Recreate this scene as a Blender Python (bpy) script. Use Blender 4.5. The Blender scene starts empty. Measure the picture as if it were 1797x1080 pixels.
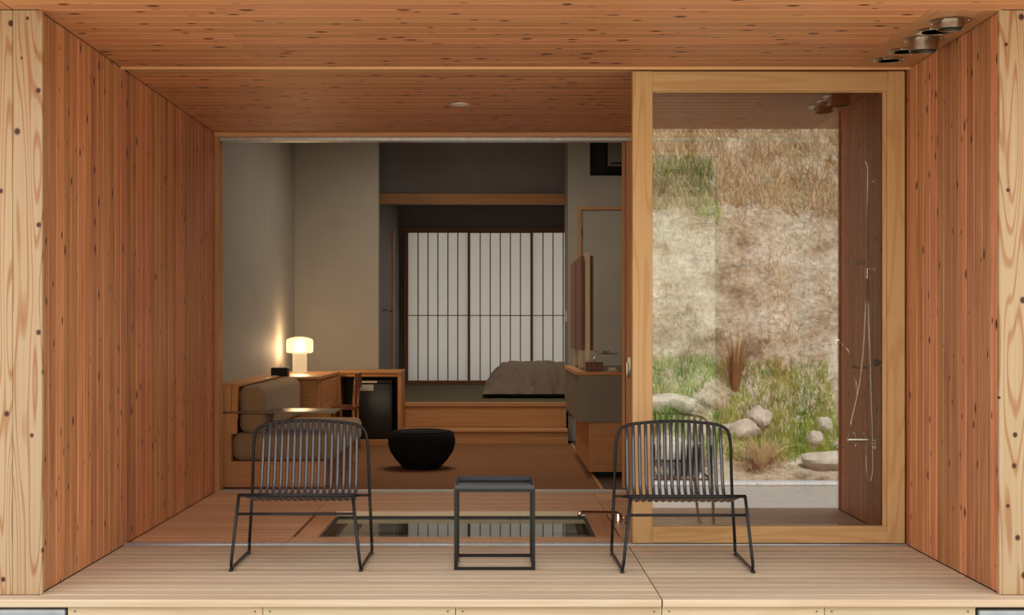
import bpy, bmesh, math, random
import numpy as np
from mathutils import Vector, Matrix

random.seed(7)
RNG = np.random.default_rng(11)
SC = bpy.context.scene
COL = SC.collection

# ------------------------------------------------------------------ camera, sky, sun, exposure
F_PX = 2360.0
cam_d = bpy.data.cameras.new('camera')
cam_d.sensor_width = 36.0
cam_d.lens = F_PX / 1797.0 * 36.0
cam_d.shift_x = (898.5 - 868.0) / 1797.0
cam_d.shift_y = (577.0 - 540.0) / 1797.0
cam_d.clip_start = 0.05
cam_d.clip_end = 300.0
cam = bpy.data.objects.new('camera', cam_d)
COL.objects.link(cam)
cam.location = (0.0, 0.0, 1.17)
cam.rotation_euler = (math.radians(90), 0, 0)
SC.camera = cam

world = bpy.data.worlds.new('world')
SC.world = world
world.use_nodes = True
bg = world.node_tree.nodes['Background']
bg.inputs['Color'].default_value = (0.93, 0.97, 1.0, 1)
bg.inputs['Strength'].default_value = 1.0

sun_d = bpy.data.lights.new('sun', 'SUN')
sun_d.energy = 5.0
sun_d.angle = math.radians(12)
sun_d.color = (1.0, 0.95, 0.86)
sun = bpy.data.objects.new('sun', sun_d)
COL.objects.link(sun)
sun.rotation_euler = (math.radians(-30), math.radians(12), 0)   # shines from behind the house onto the slope

SC.view_settings.view_transform = 'Standard'
SC.view_settings.look = 'None'
SC.view_settings.gamma = 1.0
SC.view_settings.use_curve_mapping = False
SC.view_settings.exposure = 1.3
SC.cycles.max_bounces = 10
SC.cycles.diffuse_bounces = 6
SC.cycles.glossy_bounces = 5
SC.cycles.transmission_bounces = 6
SC.cycles.transparent_max_bounces = 12
SC.cycles.caustics_refractive = False
SC.cycles.caustics_reflective = False

# ------------------------------------------------------------------ helpers
def px(x, y, Y):
    """photo pixel + depth -> world X, Z"""
    return (x - 868.0) * Y / F_PX, 1.17 - (y - 577.0) * Y / F_PX

def link(o):
    COL.objects.link(o)
    return o

def tag(o, label=None, cat=None, group=None, kind=None):
    if label: o['label'] = label
    if cat: o['category'] = cat
    if group: o['group'] = group
    if kind: o['kind'] = kind
    return o

def empty(name, loc=(0, 0, 0)):
    o = bpy.data.objects.new(name, None)
    o.location = loc
    o.empty_display_size = 0.05
    return link(o)

def mesh_obj(name, me, mat, parent=None, loc=(0, 0, 0)):
    """world location loc; parents are never rotated or scaled when this is used"""
    o = bpy.data.objects.new(name, me)
    link(o)
    if mat is not None and not me.materials:
        me.materials.append(mat)
    L = Vector(loc)
    if parent is not None:
        o.parent = parent
        L = L - world_loc(parent)
    o.location = L
    return o

def world_loc(o):
    v = Vector(o.location)
    while o.parent is not None:
        o = o.parent
        v = v + Vector(o.location)
    return v

def smooth(me, angle=None):
    for p in me.polygons:
        p.use_smooth = True
    return me

def mk(name, verts, faces, sm=False):
    me = bpy.data.meshes.new(name)
    me.from_pydata([tuple(v) for v in verts], [], [tuple(f) for f in faces])
    me.update()
    if sm: smooth(me)
    return me

_cache = {}
def board_mesh(sx, sy, sz, c, axis, mat):
    """box with its four long edges chamfered; long axis 0, 1 or 2; shared between alike pieces"""
    key = (round(sx, 4), round(sy, 4), round(sz, 4), round(c, 4), axis, mat.name)
    if key in _cache: return _cache[key]
    h = [sx / 2, sy / 2, sz / 2]
    a = axis
    b, d = [i for i in range(3) if i != a]
    prof = [(h[b] - c, h[d]), (h[b], h[d] - c), (h[b], -h[d] + c), (h[b] - c, -h[d]),
            (-h[b] + c, -h[d]), (-h[b], -h[d] + c), (-h[b], h[d] - c), (-h[b] + c, h[d])]
    vs = []
    for s in (-1, 1):
        for (p, q) in prof:
            v = [0, 0, 0]; v[a] = s * h[a]; v[b] = p; v[d] = q
            vs.append(v)
    fs = [[i, (i + 1) % 8, 8 + (i + 1) % 8, 8 + i] for i in range(8)] + [list(range(7, -1, -1)), list(range(8, 16))]
    me = mk('board', vs, fs)
    bm = bmesh.new(); bm.from_mesh(me); bmesh.ops.recalc_face_normals(bm, faces=bm.faces); bm.to_mesh(me); bm.free()
    me.materials.append(mat)
    _cache[key] = me
    return me

def board(name, x0, x1, y0, y1, z0, z1, mat, parent=None, c=0.003, axis=None):
    sx, sy, sz = x1 - x0, y1 - y0, z1 - z0
    if axis is None:
        s = [sx, sy, sz]; axis = s.index(max(s))
    c = min(c, 0.3 * min(sx, sy, sz))
    me = board_mesh(sx, sy, sz, c, axis, mat)
    return mesh_obj(name, me, mat, parent, ((x0 + x1) / 2, (y0 + y1) / 2, (z0 + z1) / 2))

def box(name, x0, x1, y0, y1, z0, z1, mat, parent=None, bev=0.0, seg=2):
    me = bpy.data.meshes.new(name)
    bm = bmesh.new()
    bmesh.ops.create_cube(bm, size=1)
    for v in bm.verts:
        v.co = Vector((v.co.x * (x1 - x0), v.co.y * (y1 - y0), v.co.z * (z1 - z0)))
    if bev > 0:
        bmesh.ops.bevel(bm, geom=list(bm.edges), offset=bev, segments=seg, profile=0.5, affect='EDGES')
    bm.to_mesh(me); bm.free()
    if bev > 0 and seg > 1:
        for p in me.polygons: p.use_smooth = True
        me.set_sharp_from_angle(angle=math.radians(40))
    return mesh_obj(name, me, mat, parent, ((x0 + x1) / 2, (y0 + y1) / 2, (z0 + z1) / 2))

def fillet(pts, r, n=6, closed=False):
    P = [Vector(p) for p in pts]
    out = []
    N = len(P)
    for i, p in enumerate(P):
        if not closed and i in (0, N - 1):
            out.append(p); continue
        a = P[(i - 1) % N]; b = P[(i + 1) % N]
        rr = r[i] if isinstance(r, (list, tuple)) else r
        if rr <= 0:
            out.append(p); continue
        da = (a - p); db = (b - p)
        ra = min(rr, da.length * 0.49); rb = min(rr, db.length * 0.49)
        s = p + da.normalized() * ra; e = p + db.normalized() * rb
        for k in range(n + 1):
            t = k / n
            out.append((1 - t) ** 2 * s + 2 * t * (1 - t) * p + t * t * e)
    return out

def tube_data(pts, r, n=8, closed=False, sx=1.0, cap=True):
    P = [Vector(p) for p in pts]
    Q = [P[0]]
    for p in P[1:]:
        if (p - Q[-1]).length > 1e-5: Q.append(p)
    P = Q
    N = len(P)
    vs, fs = [], []
    T = []
    for i in range(N):
        if closed: t = P[(i + 1) % N] - P[i - 1]
        else: t = P[min(i + 1, N - 1)] - P[max(i - 1, 0)]
        T.append(t.normalized())
    up = Vector((0, 0, 1)) if abs(T[0].z) < 0.9 else Vector((1, 0, 0))
    u = T[0].cross(up).normalized()
    for i in range(N):
        u = (u - T[i] * u.dot(T[i])).normalized()
        v = T[i].cross(u)
        rr = r[i] if isinstance(r, (list, tuple)) else r
        for k in range(n):
            a = 2 * math.pi * k / n
            vs.append(P[i] + u * (math.cos(a) * rr * sx) + v * (math.sin(a) * rr))
    M = N if closed else N - 1
    for i in range(M):
        j = (i + 1) % N
        for k in range(n):
            k2 = (k + 1) % n
            fs.append((i * n + k, i * n + k2, j * n + k2, j * n + k))
    if not closed and cap:
        fs.append(tuple(range(n - 1, -1, -1)))
        fs.append(tuple((N - 1) * n + k for k in range(n)))
    return vs, fs

def tube(name, pts, r, mat, parent=None, n=8, closed=False, sx=1.0):
    vs, fs = tube_data(pts, r, n, closed, sx)
    c = sum((Vector(v) for v in vs), Vector()) / len(vs)
    me = mk(name, [v - c for v in vs], fs, True)
    fix(me)
    return mesh_obj(name, me, mat, parent, c)

def fix(me):
    bm = bmesh.new(); bm.from_mesh(me)
    bmesh.ops.recalc_face_normals(bm, faces=bm.faces)
    bm.to_mesh(me); bm.free()

def lathe(name, prof, mat, parent=None, loc=(0, 0, 0), n=32, axis='Z', cap=True):
    vs, fs = [], []
    for (r, z) in prof:
        for k in range(n):
            a = 2 * math.pi * k / n
            x, y = r * math.cos(a), r * math.sin(a)
            if axis == 'Z': vs.append((x, y, z))
            elif axis == 'X': vs.append((z, x, y))
            else: vs.append((x, z, y))
    for i in range(len(prof) - 1):
        for k in range(n):
            k2 = (k + 1) % n
            fs.append((i * n + k, i * n + k2, (i + 1) * n + k2, (i + 1) * n + k))
    if cap:
        if prof[0][0] > 1e-6: fs.append(tuple(range(n - 1, -1, -1)))
        if prof[-1][0] > 1e-6: fs.append(tuple((len(prof) - 1) * n + k for k in range(n)))
    me = mk(name, vs, fs, True)
    bm = bmesh.new(); bm.from_mesh(me)
    bmesh.ops.remove_doubles(bm, verts=bm.verts, dist=1e-5)
    bmesh.ops.recalc_face_normals(bm, faces=bm.faces)
    bm.to_mesh(me); bm.free()
    smooth(me)
    me.set_sharp_from_angle(angle=math.radians(35))
    return mesh_obj(name, me, mat, parent, loc)

# ------------------------------------------------------------------ materials
def new_mat(name):
    m = bpy.data.materials.new(name)
    m.use_nodes = True
    nt = m.node_tree
    return m, nt, nt.nodes, nt.links, nt.nodes['Principled BSDF']

def plain(name, col, rough=0.5, metal=0.0, noise=0.0, nscale=20.0, bump=0.0, bscale=200.0, spec=0.5, sheen=0.0):
    m, nt, N, L, P = new_mat(name)
    P.inputs['Base Color'].default_value = (*col, 1)
    P.inputs['Roughness'].default_value = rough
    P.inputs['Metallic'].default_value = metal
    P.inputs['Specular IOR Level'].default_value = spec
    if sheen: P.inputs['Sheen Weight'].default_value = sheen
    tc = N.new('ShaderNodeTexCoord')
    if noise:
        t = N.new('ShaderNodeTexNoise'); t.inputs['Scale'].default_value = nscale; t.inputs['Detail'].default_value = 4
        L.new(tc.outputs['Object'], t.inputs['Vector'])
        r = N.new('ShaderNodeMapRange')
        r.inputs['From Min'].default_value = 0.3; r.inputs['From Max'].default_value = 0.7
        r.inputs['To Min'].default_value = 1 - noise; r.inputs['To Max'].default_value = 1 + noise
        L.new(t.outputs['Fac'], r.inputs['Value'])
        x = N.new('ShaderNodeVectorMath'); x.operation = 'SCALE'
        x.inputs[0].default_value = col
        L.new(r.outputs['Result'], x.inputs['Scale'])
        L.new(x.outputs['Vector'], P.inputs['Base Color'])
    if bump:
        t2 = N.new('ShaderNodeTexNoise'); t2.inputs['Scale'].default_value = bscale; t2.inputs['Detail'].default_value = 2
        L.new(tc.outputs['Object'], t2.inputs['Vector'])
        b = N.new('ShaderNodeBump'); b.inputs['Strength'].default_value = bump; b.inputs['Distance'].default_value = 0.004
        L.new(t2.outputs['Fac'], b.inputs['Height'])
        L.new(b.outputs['Normal'], P.inputs['Normal'])
    return m

def wood(name, col, dark, axis, rough=0.5, streak=0.35, ring=0.35, ring_scale=9.0, ring_n=9.0, tint=0.16, knot=None, through=None, spec=0.35, knot_r=0.05, along=0.5):
    """axis: local axis of the grain. knot=(cells per m along, cells per m across, share kept). through: axis the knots run through"""
    m, nt, N, L, P = new_mat(name)
    P.inputs['Roughness'].default_value = rough
    P.inputs['Specular IOR Level'].default_value = spec
    tc = N.new('ShaderNodeTexCoord')
    oi = N.new('ShaderNodeObjectInfo')
    off = N.new('ShaderNodeVectorMath'); off.operation = 'SCALE'
    off.inputs[0].default_value = (37.3, 91.7, 53.1)
    L.new(oi.outputs['Random'], off.inputs['Scale'])
    add = N.new('ShaderNodeVectorMath'); add.operation = 'ADD'
    L.new(tc.outputs['Object'], add.inputs[0]); L.new(off.outputs['Vector'], add.inputs[1])
    def scaled(sa, sc, thr=None):
        v = [sc, sc, sc]; v[axis] = sa
        if thr is not None: v[thr] = 0.0
        n = N.new('ShaderNodeVectorMath'); n.operation = 'MULTIPLY'
        n.inputs[1].default_value = v
        L.new(add.outputs['Vector'], n.inputs[0])
        return n.outputs['Vector']
    # fine streaks
    n1 = N.new('ShaderNodeTexNoise'); n1.inputs['Scale'].default_value = 1.0; n1.inputs['Detail'].default_value = 5; n1.inputs['Roughness'].default_value = 0.65
    L.new(scaled(1.1, 70.0), n1.inputs['Vector'])
    # growth rings: contour lines of a stretched noise
    n2 = N.new('ShaderNodeTexNoise'); n2.inputs['Scale'].default_value = 1.0; n2.inputs['Detail'].default_value = 1.0
    L.new(scaled(along, ring_scale, through), n2.inputs['Vector'])
    mu = N.new('ShaderNodeMath'); mu.operation = 'MULTIPLY'; mu.inputs[1].default_value = ring_n * 6.283
    L.new(n2.outputs['Fac'], mu.inputs[0])
    si = N.new('ShaderNodeMath'); si.operation = 'SINE'; L.new(mu.outputs[0], si.inputs[0])
    rp = N.new('ShaderNodeMapRange'); rp.inputs['From Min'].default_value = 0.35; rp.inputs['From Max'].default_value = 1.0
    rp.inputs['To Min'].default_value = 0.0; rp.inputs['To Max'].default_value = ring
    L.new(si.outputs[0], rp.inputs['Value'])
    r1 = N.new('ShaderNodeMapRange'); r1.inputs['From Min'].default_value = 0.40; r1.inputs['From Max'].default_value = 0.64
    r1.inputs['To Min'].default_value = 0.0; r1.inputs['To Max'].default_value = streak
    L.new(n1.outputs['Fac'], r1.inputs['Value'])
    sm = N.new('ShaderNodeMath'); sm.operation = 'ADD'; sm.use_clamp = True
    L.new(rp.outputs['Result'], sm.inputs[0]); L.new(r1.outputs['Result'], sm.inputs[1])
    mix = N.new('ShaderNodeMix'); mix.data_type = 'RGBA'
    mix.inputs[6].default_value = (*col, 1); mix.inputs[7].default_value = (*dark, 1)
    L.new(sm.outputs[0], mix.inputs[0])
    cur = mix.outputs[2]
    # tone from piece to piece
    wn = N.new('ShaderNodeTexWhiteNoise'); wn.noise_dimensions = '1D'
    L.new(oi.outputs['Random'], wn.inputs['W'])
    tr = N.new('ShaderNodeMapRange'); tr.inputs['To Min'].default_value = 1 - tint; tr.inputs['To Max'].default_value = 1 + tint * 0.6
    L.new(wn.outputs['Value'], tr.inputs['Value'])
    hs = N.new('ShaderNodeHueSaturation')
    hr = N.new('ShaderNodeMapRange'); hr.inputs['To Min'].default_value = 0.5 - tint * 0.05; hr.inputs['To Max'].default_value = 0.5 + tint * 0.015
    L.new(oi.outputs['Random'], hr.inputs['Value'])
    L.new(hr.outputs['Result'], hs.inputs['Hue']); L.new(tr.outputs['Result'], hs.inputs['Value']); L.new(cur, hs.inputs['Color'])
    cur = hs.outputs['Color']
    if knot:
        ka, kc, keep = knot
        vo = N.new('ShaderNodeTexVoronoi'); vo.inputs['Scale'].default_value = 1.0
        vo.voronoi_dimensions = '2D'
        sx_ = N.new('ShaderNodeSeparateXYZ'); L.new(scaled(ka, kc), sx_.inputs[0])
        cx_ = N.new('ShaderNodeCombineXYZ')
        thr = through if through is not None else [i for i in range(3) if i != axis][0]
        acr = [i for i in range(3) if i not in (axis, thr)][0]
        L.new(sx_.outputs[axis], cx_.inputs[0]); L.new(sx_.outputs[acr], cx_.inputs[1])
        L.new(cx_.outputs[0], vo.inputs['Vector'])
        sep = N.new('ShaderNodeSeparateColor'); L.new(vo.outputs['Color'], sep.inputs['Color'])
        lt = N.new('ShaderNodeMath'); lt.operation = 'LESS_THAN'; lt.inputs[1].default_value = keep
        L.new(sep.outputs['Red'], lt.inputs[0])
        size = N.new('ShaderNodeMath'); size.operation = 'MULTIPLY_ADD'; size.inputs[1].default_value = knot_r; size.inputs[2].default_value = knot_r * 0.45
        L.new(sep.outputs['Green'], size.inputs[0])
        dv = N.new('ShaderNodeMath'); dv.operation = 'DIVIDE'
        L.new(vo.outputs['Distance'], dv.inputs[0]); L.new(size.outputs[0], dv.inputs[1])
        kr = N.new('ShaderNodeMapRange'); kr.inputs['From Min'].default_value = 0.75; kr.inputs['From Max'].default_value = 1.5
        kr.inputs['To Min'].default_value = 1.0; kr.inputs['To Max'].default_value = 0.0
        L.new(dv.outputs[0], kr.inputs['Value'])
        km = N.new('ShaderNodeMath'); km.operation = 'MULTIPLY'
        L.new(kr.outputs['Result'], km.inputs[0]); L.new(lt.outputs[0], km.inputs[1])
        kx = N.new('ShaderNodeMix'); kx.data_type = 'RGBA'
        kx.inputs[7].default_value = (0.05, 0.012, 0.004, 1)
        L.new(km.outputs[0], kx.inputs[0]); L.new(cur, kx.inputs[6])
        cur = kx.outputs[2]
    L.new(cur, P.inputs['Base Color'])
    b = N.new('ShaderNodeBump'); b.inputs['Strength'].default_value = 0.12; b.inputs['Distance'].default_value = 0.002
    L.new(sm.outputs[0], b.inputs['Height']); L.new(b.outputs['Normal'], P.inputs['Normal'])
    return m

CED, CED_D = (0.68, 0.328, 0.138), (0.34, 0.105, 0.036)
HIN, HIN_D = (0.65, 0.525, 0.37), (0.46, 0.30, 0.175)
M = {}
M['cedar_wall'] = wood('cedar_wall_board', CED, CED_D, 2, streak=0.7, ring=0.25, ring_scale=14, ring_n=5, tint=0.27, knot=(4.4, 9.5, 0.5), through=0, knot_r=0.068)
M['cedar_ceiling'] = wood('cedar_ceiling_board', CED, CED_D, 0, streak=0.42, ring=0.18, ring_scale=14, ring_n=5, tint=0.16, knot=(4.0, 8.5, 0.7), through=2, knot_r=0.078)
M['cedar_front'] = wood('cedar_front_board', (0.425, 0.305, 0.185), (0.30, 0.132, 0.054), 2, streak=0.25, ring=0.75, ring_scale=9, ring_n=13, tint=0.06, knot=(6.5, 7.5, 0.42), through=1, knot_r=0.062, along=0.7)
M['hinoki_deck'] = wood('hinoki_deck_board', HIN, HIN_D, 0, streak=0.5, ring=0.22, ring_scale=12, ring_n=6, tint=0.14, rough=0.55, through=2)
M['inner_deck'] = wood('inner_deck_board', (0.69, 0.42, 0.23), (0.42, 0.19, 0.085), 0, streak=0.5, ring=0.22, ring_scale=12, ring_n=6, tint=0.14, rough=0.5, through=2)
M['lightened_x'] = wood('lightened_hinoki', (0.82, 0.66, 0.44), (0.66, 0.46, 0.26), 0, streak=0.25, ring=0.2, tint=0.03)  # hinoki lightened to stand in for skylight on the bath back board
M['hinoki_trim_x'] = wood('hinoki_trim_horizontal', HIN, HIN_D, 0, streak=0.3, ring=0.2, ring_scale=10, ring_n=6, tint=0.06, through=1)
M['hinoki_trim_y'] = wood('hinoki_trim_depth', HIN, HIN_D, 1, streak=0.35, ring=0.35, ring_scale=10, ring_n=6, tint=0.06, through=2)
M['door_x'] = wood('door_rail_wood', (0.585, 0.365, 0.172), (0.45, 0.24, 0.095), 0, streak=0.22, ring=0.5, ring_scale=9, ring_n=6, tint=0.03, through=1, along=0.8)
M['door_z'] = wood('door_stile_wood', (0.585, 0.365, 0.172), (0.45, 0.24, 0.095), 2, streak=0.22, ring=0.5, ring_scale=9, ring_n=6, tint=0.03, through=1, along=0.8)
M['cedar_x'] = wood('cedar_beam', (0.55, 0.29, 0.125), (0.35, 0.15, 0.06), 0, streak=0.45, ring=0.2, tint=0.05)
M['cedar_z'] = wood('cedar_post', (0.55, 0.29, 0.125), (0.35, 0.15, 0.06), 2, streak=0.45, ring=0.2, tint=0.05)
M['cedar_y'] = wood('cedar_rail', (0.55, 0.29, 0.125), (0.35, 0.15, 0.06), 1, streak=0.45, ring=0.2, tint=0.05)
M['cedar_light'] = wood('planed_cedar_batten', (0.76, 0.45, 0.22), (0.60, 0.30, 0.12), 0, streak=0.3, ring=0.1, tint=0.03)
M['furn_x'] = wood('furniture_wood_x', (0.60, 0.285, 0.115), (0.40, 0.165, 0.06), 0, streak=0.4, ring=0.25, tint=0.05, rough=0.45)
M['furn_y'] = wood('furniture_wood_y', (0.60, 0.285, 0.115), (0.40, 0.165, 0.06), 1, streak=0.4, ring=0.25, tint=0.05, rough=0.45)
M['furn_z'] = wood('furniture_wood_z', (0.60, 0.285, 0.115), (0.40, 0.165, 0.06), 2, streak=0.4, ring=0.25, tint=0.05, rough=0.45)
M['walnut'] = wood('dark_red_wood', (0.22, 0.075, 0.035), (0.10, 0.03, 0.015), 2, streak=0.5, ring=0.3, tint=0.05, rough=0.45)
M['shoji_wood'] = wood('shoji_wood', (0.30, 0.13, 0.055), (0.18, 0.07, 0.03), 2, streak=0.4, ring=0.2, tint=0.04)
M['pale_wood'] = wood('pale_post_wood', (0.80, 0.70, 0.52), (0.66, 0.53, 0.36), 2, streak=0.3, ring=0.2, tint=0.03)
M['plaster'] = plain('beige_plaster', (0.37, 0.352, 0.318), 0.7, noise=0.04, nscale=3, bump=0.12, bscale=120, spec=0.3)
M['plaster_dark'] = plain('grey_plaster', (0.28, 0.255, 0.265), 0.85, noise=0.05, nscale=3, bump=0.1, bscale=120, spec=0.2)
M['ceiling_grey'] = plain('ceiling_plaster', (0.28, 0.25, 0.22), 0.85)
M['shell'] = plain('building_shell', (0.10, 0.08, 0.065), 0.9)
M['cavity'] = plain('dark_cavity', (0.012, 0.010, 0.009), 0.9)
M['carpet'] = plain('brown_carpet', (0.25, 0.118, 0.058), 0.95, noise=0.16, nscale=160, bump=0.5, bscale=500, spec=0.1)
M['tatami'] = plain('tatami', (0.155, 0.125, 0.075), 0.85, noise=0.12, nscale=90, bump=0.3, bscale=300, spec=0.2)
M['sofa_fabric'] = plain('taupe_fabric', (0.30, 0.20, 0.108), 0.95, noise=0.10, nscale=250, bump=0.4, bscale=700, spec=0.1, sheen=0.2)
M['duvet'] = plain('brown_grey_linen', (0.255, 0.195, 0.16), 0.9, noise=0.06, nscale=40, bump=0.15, bscale=300, spec=0.1, sheen=0.15)
M['pouf'] = plain('black_felt', (0.010, 0.010, 0.012), 0.95, noise=0.3, nscale=60, bump=0.4, bscale=350, spec=0.15)
M['black_steel'] = plain('black_powder_coat', (0.010, 0.010, 0.012), 0.33, noise=0.1, nscale=40, spec=0.3)
M['slat_steel'] = plain('slat_coat_sky_sheen', (0.046, 0.049, 0.060), 0.30, noise=0.1, nscale=40, spec=0.9)  # base raised towards blue grey to imitate sky reflected on the slats
M['tray_steel'] = plain('charcoal_powder_coat', (0.035, 0.04, 0.052), 0.4, noise=0.08, nscale=30, spec=0.55)
M['chrome'] = plain('chrome', (0.97, 0.96, 0.94), 0.14, 1.0)
M['steel'] = plain('stainless_steel', (0.46, 0.40, 0.33), 0.3, 1.0, noise=0.12, nscale=30)
M['alu'] = plain('aluminium_track', (0.62, 0.65, 0.70), 0.32, 0.85, noise=0.12, nscale=25)
M['galv'] = plain('galvanised_sheet', (0.42, 0.48, 0.54), 0.45, 0.3, noise=0.12, nscale=14)
M['stone'] = plain('pale_sill', (0.48, 0.45, 0.41), 0.5, noise=0.1, nscale=15)
M['black'] = plain('black_plastic', (0.010, 0.010, 0.011), 0.45, noise=0.1, nscale=50)
M['fridge'] = plain('black_fridge_door', (0.016, 0.016, 0.018), 0.32, noise=0.06, nscale=30)
M['white_plastic'] = plain('white_plastic', (0.86, 0.84, 0.80), 0.4, noise=0.03, nscale=30)
M['olive_laminate'] = plain('olive_grey_laminate', (0.20, 0.17, 0.13), 0.5, noise=0.05, nscale=5, bump=0.05, bscale=60)
M['slate'] = plain('dark_counter', (0.05, 0.045, 0.04), 0.35, noise=0.1, nscale=20)
M['bronze'] = plain('bronze_plate', (0.20, 0.15, 0.11), 0.35, 0.7, noise=0.08, nscale=20)
M['mirror'] = plain('mirror_glass', (0.85, 0.86, 0.86), 0.02, 1.0)
M['vent_dark'] = plain('dull_vent_louvre', (0.13, 0.12, 0.10), 0.5, 0.4)
M['screw'] = plain('dark_screw', (0.12, 0.13, 0.14), 0.4, 0.8)
M['rubber'] = plain('black_rubber', (0.008, 0.008, 0.008), 0.8)
M['tub'] = plain('dark_tub', (0.012, 0.012, 0.013), 0.4, noise=0.1, nscale=10)
M['soap'] = plain('cream_soap', (0.72, 0.62, 0.45), 0.5)
M['paper_white'] = plain('printed_label', (0.55, 0.55, 0.52), 0.5, noise=0.5, nscale=120)

def glass_mat(name, tint, ior):
    m, nt, N, L, P = new_mat(name)
    N.remove(P)
    out = N['Material Output']
    fr = N.new('ShaderNodeFresnel'); fr.inputs['IOR'].default_value = ior
    tr = N.new('ShaderNodeBsdfTransparent'); tr.inputs['Color'].default_value = (*tint, 1)
    gl = N.new('ShaderNodeBsdfGlossy'); gl.inputs['Roughness'].default_value = 0.0
    mx = N.new('ShaderNodeMixShader')
    L.new(fr.outputs['Fac'], mx.inputs[0]); L.new(tr.outputs[0], mx.inputs[1]); L.new(gl.outputs[0], mx.inputs[2])
    L.new(mx.outputs[0], out.inputs['Surface'])
    return m
M['glass'] = glass_mat('coated_glass', (0.95, 0.96, 0.94), 2.15)

m, nt, N, L, P = new_mat('shoji_paper'); M['paper'] = m
N.remove(P)
trl = N.new('ShaderNodeBsdfTranslucent'); trl.inputs['Color'].default_value = (0.86, 0.83, 0.78, 1)
dif = N.new('ShaderNodeBsdfDiffuse'); dif.inputs['Color'].default_value = (0.55, 0.53, 0.49, 1)
mx = N.new('ShaderNodeMixShader'); mx.inputs[0].default_value = 0.48
L.new(trl.outputs[0], mx.inputs[1]); L.new(dif.outputs[0], mx.inputs[2]); L.new(mx.outputs[0], N['Material Output'].inputs['Surface'])

m, nt, N, L, P = new_mat('bath_water'); M['water'] = m
P.inputs['Base Color'].default_value = (0.75, 0.82, 0.80, 1)
P.inputs['Roughness'].default_value = 0.0
P.inputs['IOR'].default_value = 1.333
P.inputs['Transmission Weight'].default_value = 1.0

def opal(name, col, e):
    """lit opal glass: glows and lets part of the bulb's light through"""
    m, nt, N, L, P = new_mat(name)
    P.inputs['Base Color'].default_value = (0.10, 0.09, 0.075, 1)
    P.inputs['Roughness'].default_value = 0.35
    P.inputs['Emission Color'].default_value = (*col, 1)
    P.inputs['Emission Strength'].default_value = e
    t = N.new('ShaderNodeBsdfTransparent'); x = N.new('ShaderNodeMixShader'); x.inputs[0].default_value = 0.35
    L.new(P.outputs[0], x.inputs[1]); L.new(t.outputs[0], x.inputs[2]); L.new(x.outputs[0], N['Material Output'].inputs['Surface'])
    return m
M['lamp'] = opal('lit_lamp_glass', (1.0, 0.80, 0.50), 0.27)
M['lamp_stem'] = opal('lit_lamp_stem', (1.0, 0.68, 0.36), 0.30)
def soil_mat():
    m, nt, N, L, P = new_mat('slope_soil')
    P.inputs['Roughness'].default_value = 0.62
    P.inputs['Specular IOR Level'].default_value = 0.1
    tc = N.new('ShaderNodeTexCoord')
    n1 = N.new('ShaderNodeTexNoise'); n1.inputs['Scale'].default_value = 1.3; n1.inputs['Detail'].default_value = 6; n1.inputs['Roughness'].default_value = 0.65
    n2 = N.new('ShaderNodeTexNoise'); n2.inputs['Scale'].default_value = 14; n2.inputs['Detail'].default_value = 5; n2.inputs['Roughness'].default_value = 0.7
    L.new(tc.outputs['Object'], n1.inputs['Vector']); L.new(tc.outputs['Object'], n2.inputs['Vector'])
    r1 = N.new('ShaderNodeValToRGB')
    e = r1.color_ramp.elements
    e[0].position = 0.33; e[0].color = (0.13, 0.09, 0.05, 1)
    e[1].position = 0.60; e[1].color = (0.68, 0.61, 0.49, 1)
    x = r1.color_ramp.elements.new(0.45); x.color = (0.50, 0.41, 0.29, 1)
    L.new(n1.outputs['Fac'], r1.inputs['Fac'])
    r2 = N.new('ShaderNodeMapRange'); r2.inputs['From Min'].default_value = 0.3; r2.inputs['From Max'].default_value = 0.68
    r2.inputs['To Min'].default_value = 0.40; r2.inputs['To Max'].default_value = 1.12
    L.new(n2.outputs['Fac'], r2.inputs['Value'])
    vm = N.new('ShaderNodeVectorMath'); vm.operation = 'SCALE'
    L.new(r1.outputs['Color'], vm.inputs[0]); L.new(r2.outputs['Result'], vm.inputs['Scale'])
    L.new(vm.outputs['Vector'], P.inputs['Base Color'])
    b = N.new('ShaderNodeBump'); b.inputs['Strength'].default_value = 0.8; b.inputs['Distance'].default_value = 0.05
    L.new(n2.outputs['Fac'], b.inputs['Height']); L.new(b.outputs['Normal'], P.inputs['Normal'])
    return m
M['soil'] = soil_mat()
M['gravel'] = plain('grey_gravel', (0.34, 0.325, 0.295), 0.9, noise=0.45, nscale=60, bump=1.0, bscale=70)
M['curb'] = plain('pale_concrete', (0.60, 0.59, 0.55), 0.8, noise=0.1, nscale=25)
M['rock'] = plain('pale_rock', (0.47, 0.42, 0.35), 0.85, noise=0.28, nscale=7, bump=0.6, bscale=30)

def blade_mat(name, c1, c2):
    m, nt, N, L, P = new_mat(name)
    P.inputs['Roughness'].default_value = 0.8
    P.inputs['Specular IOR Level'].default_value = 0.2
    tc = N.new('ShaderNodeTexCoord')
    n = N.new('ShaderNodeTexNoise'); n.inputs['Scale'].default_value = 3.0; n.inputs['Detail'].default_value = 6
    L.new(tc.outputs['Object'], n.inputs['Vector'])
    mr = N.new('ShaderNodeMapRange'); mr.inputs['From Min'].default_value = 0.35; mr.inputs['From Max'].default_value = 0.65
    L.new(n.outputs['Fac'], mr.inputs['Value'])
    mx = N.new('ShaderNodeMix'); mx.data_type = 'RGBA'
    mx.inputs[6].default_value = (*c1, 1); mx.inputs[7].default_value = (*c2, 1)
    L.new(mr.outputs['Result'], mx.inputs[0]); L.new(mx.outputs[2], P.inputs['Base Color'])
    return m
M['dry'] = blade_mat('dry_grass', (0.42, 0.27, 0.12), (0.72, 0.60, 0.38))
M['green'] = blade_mat('green_grass', (0.09, 0.25, 0.02), (0.34, 0.48, 0.06))
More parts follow.
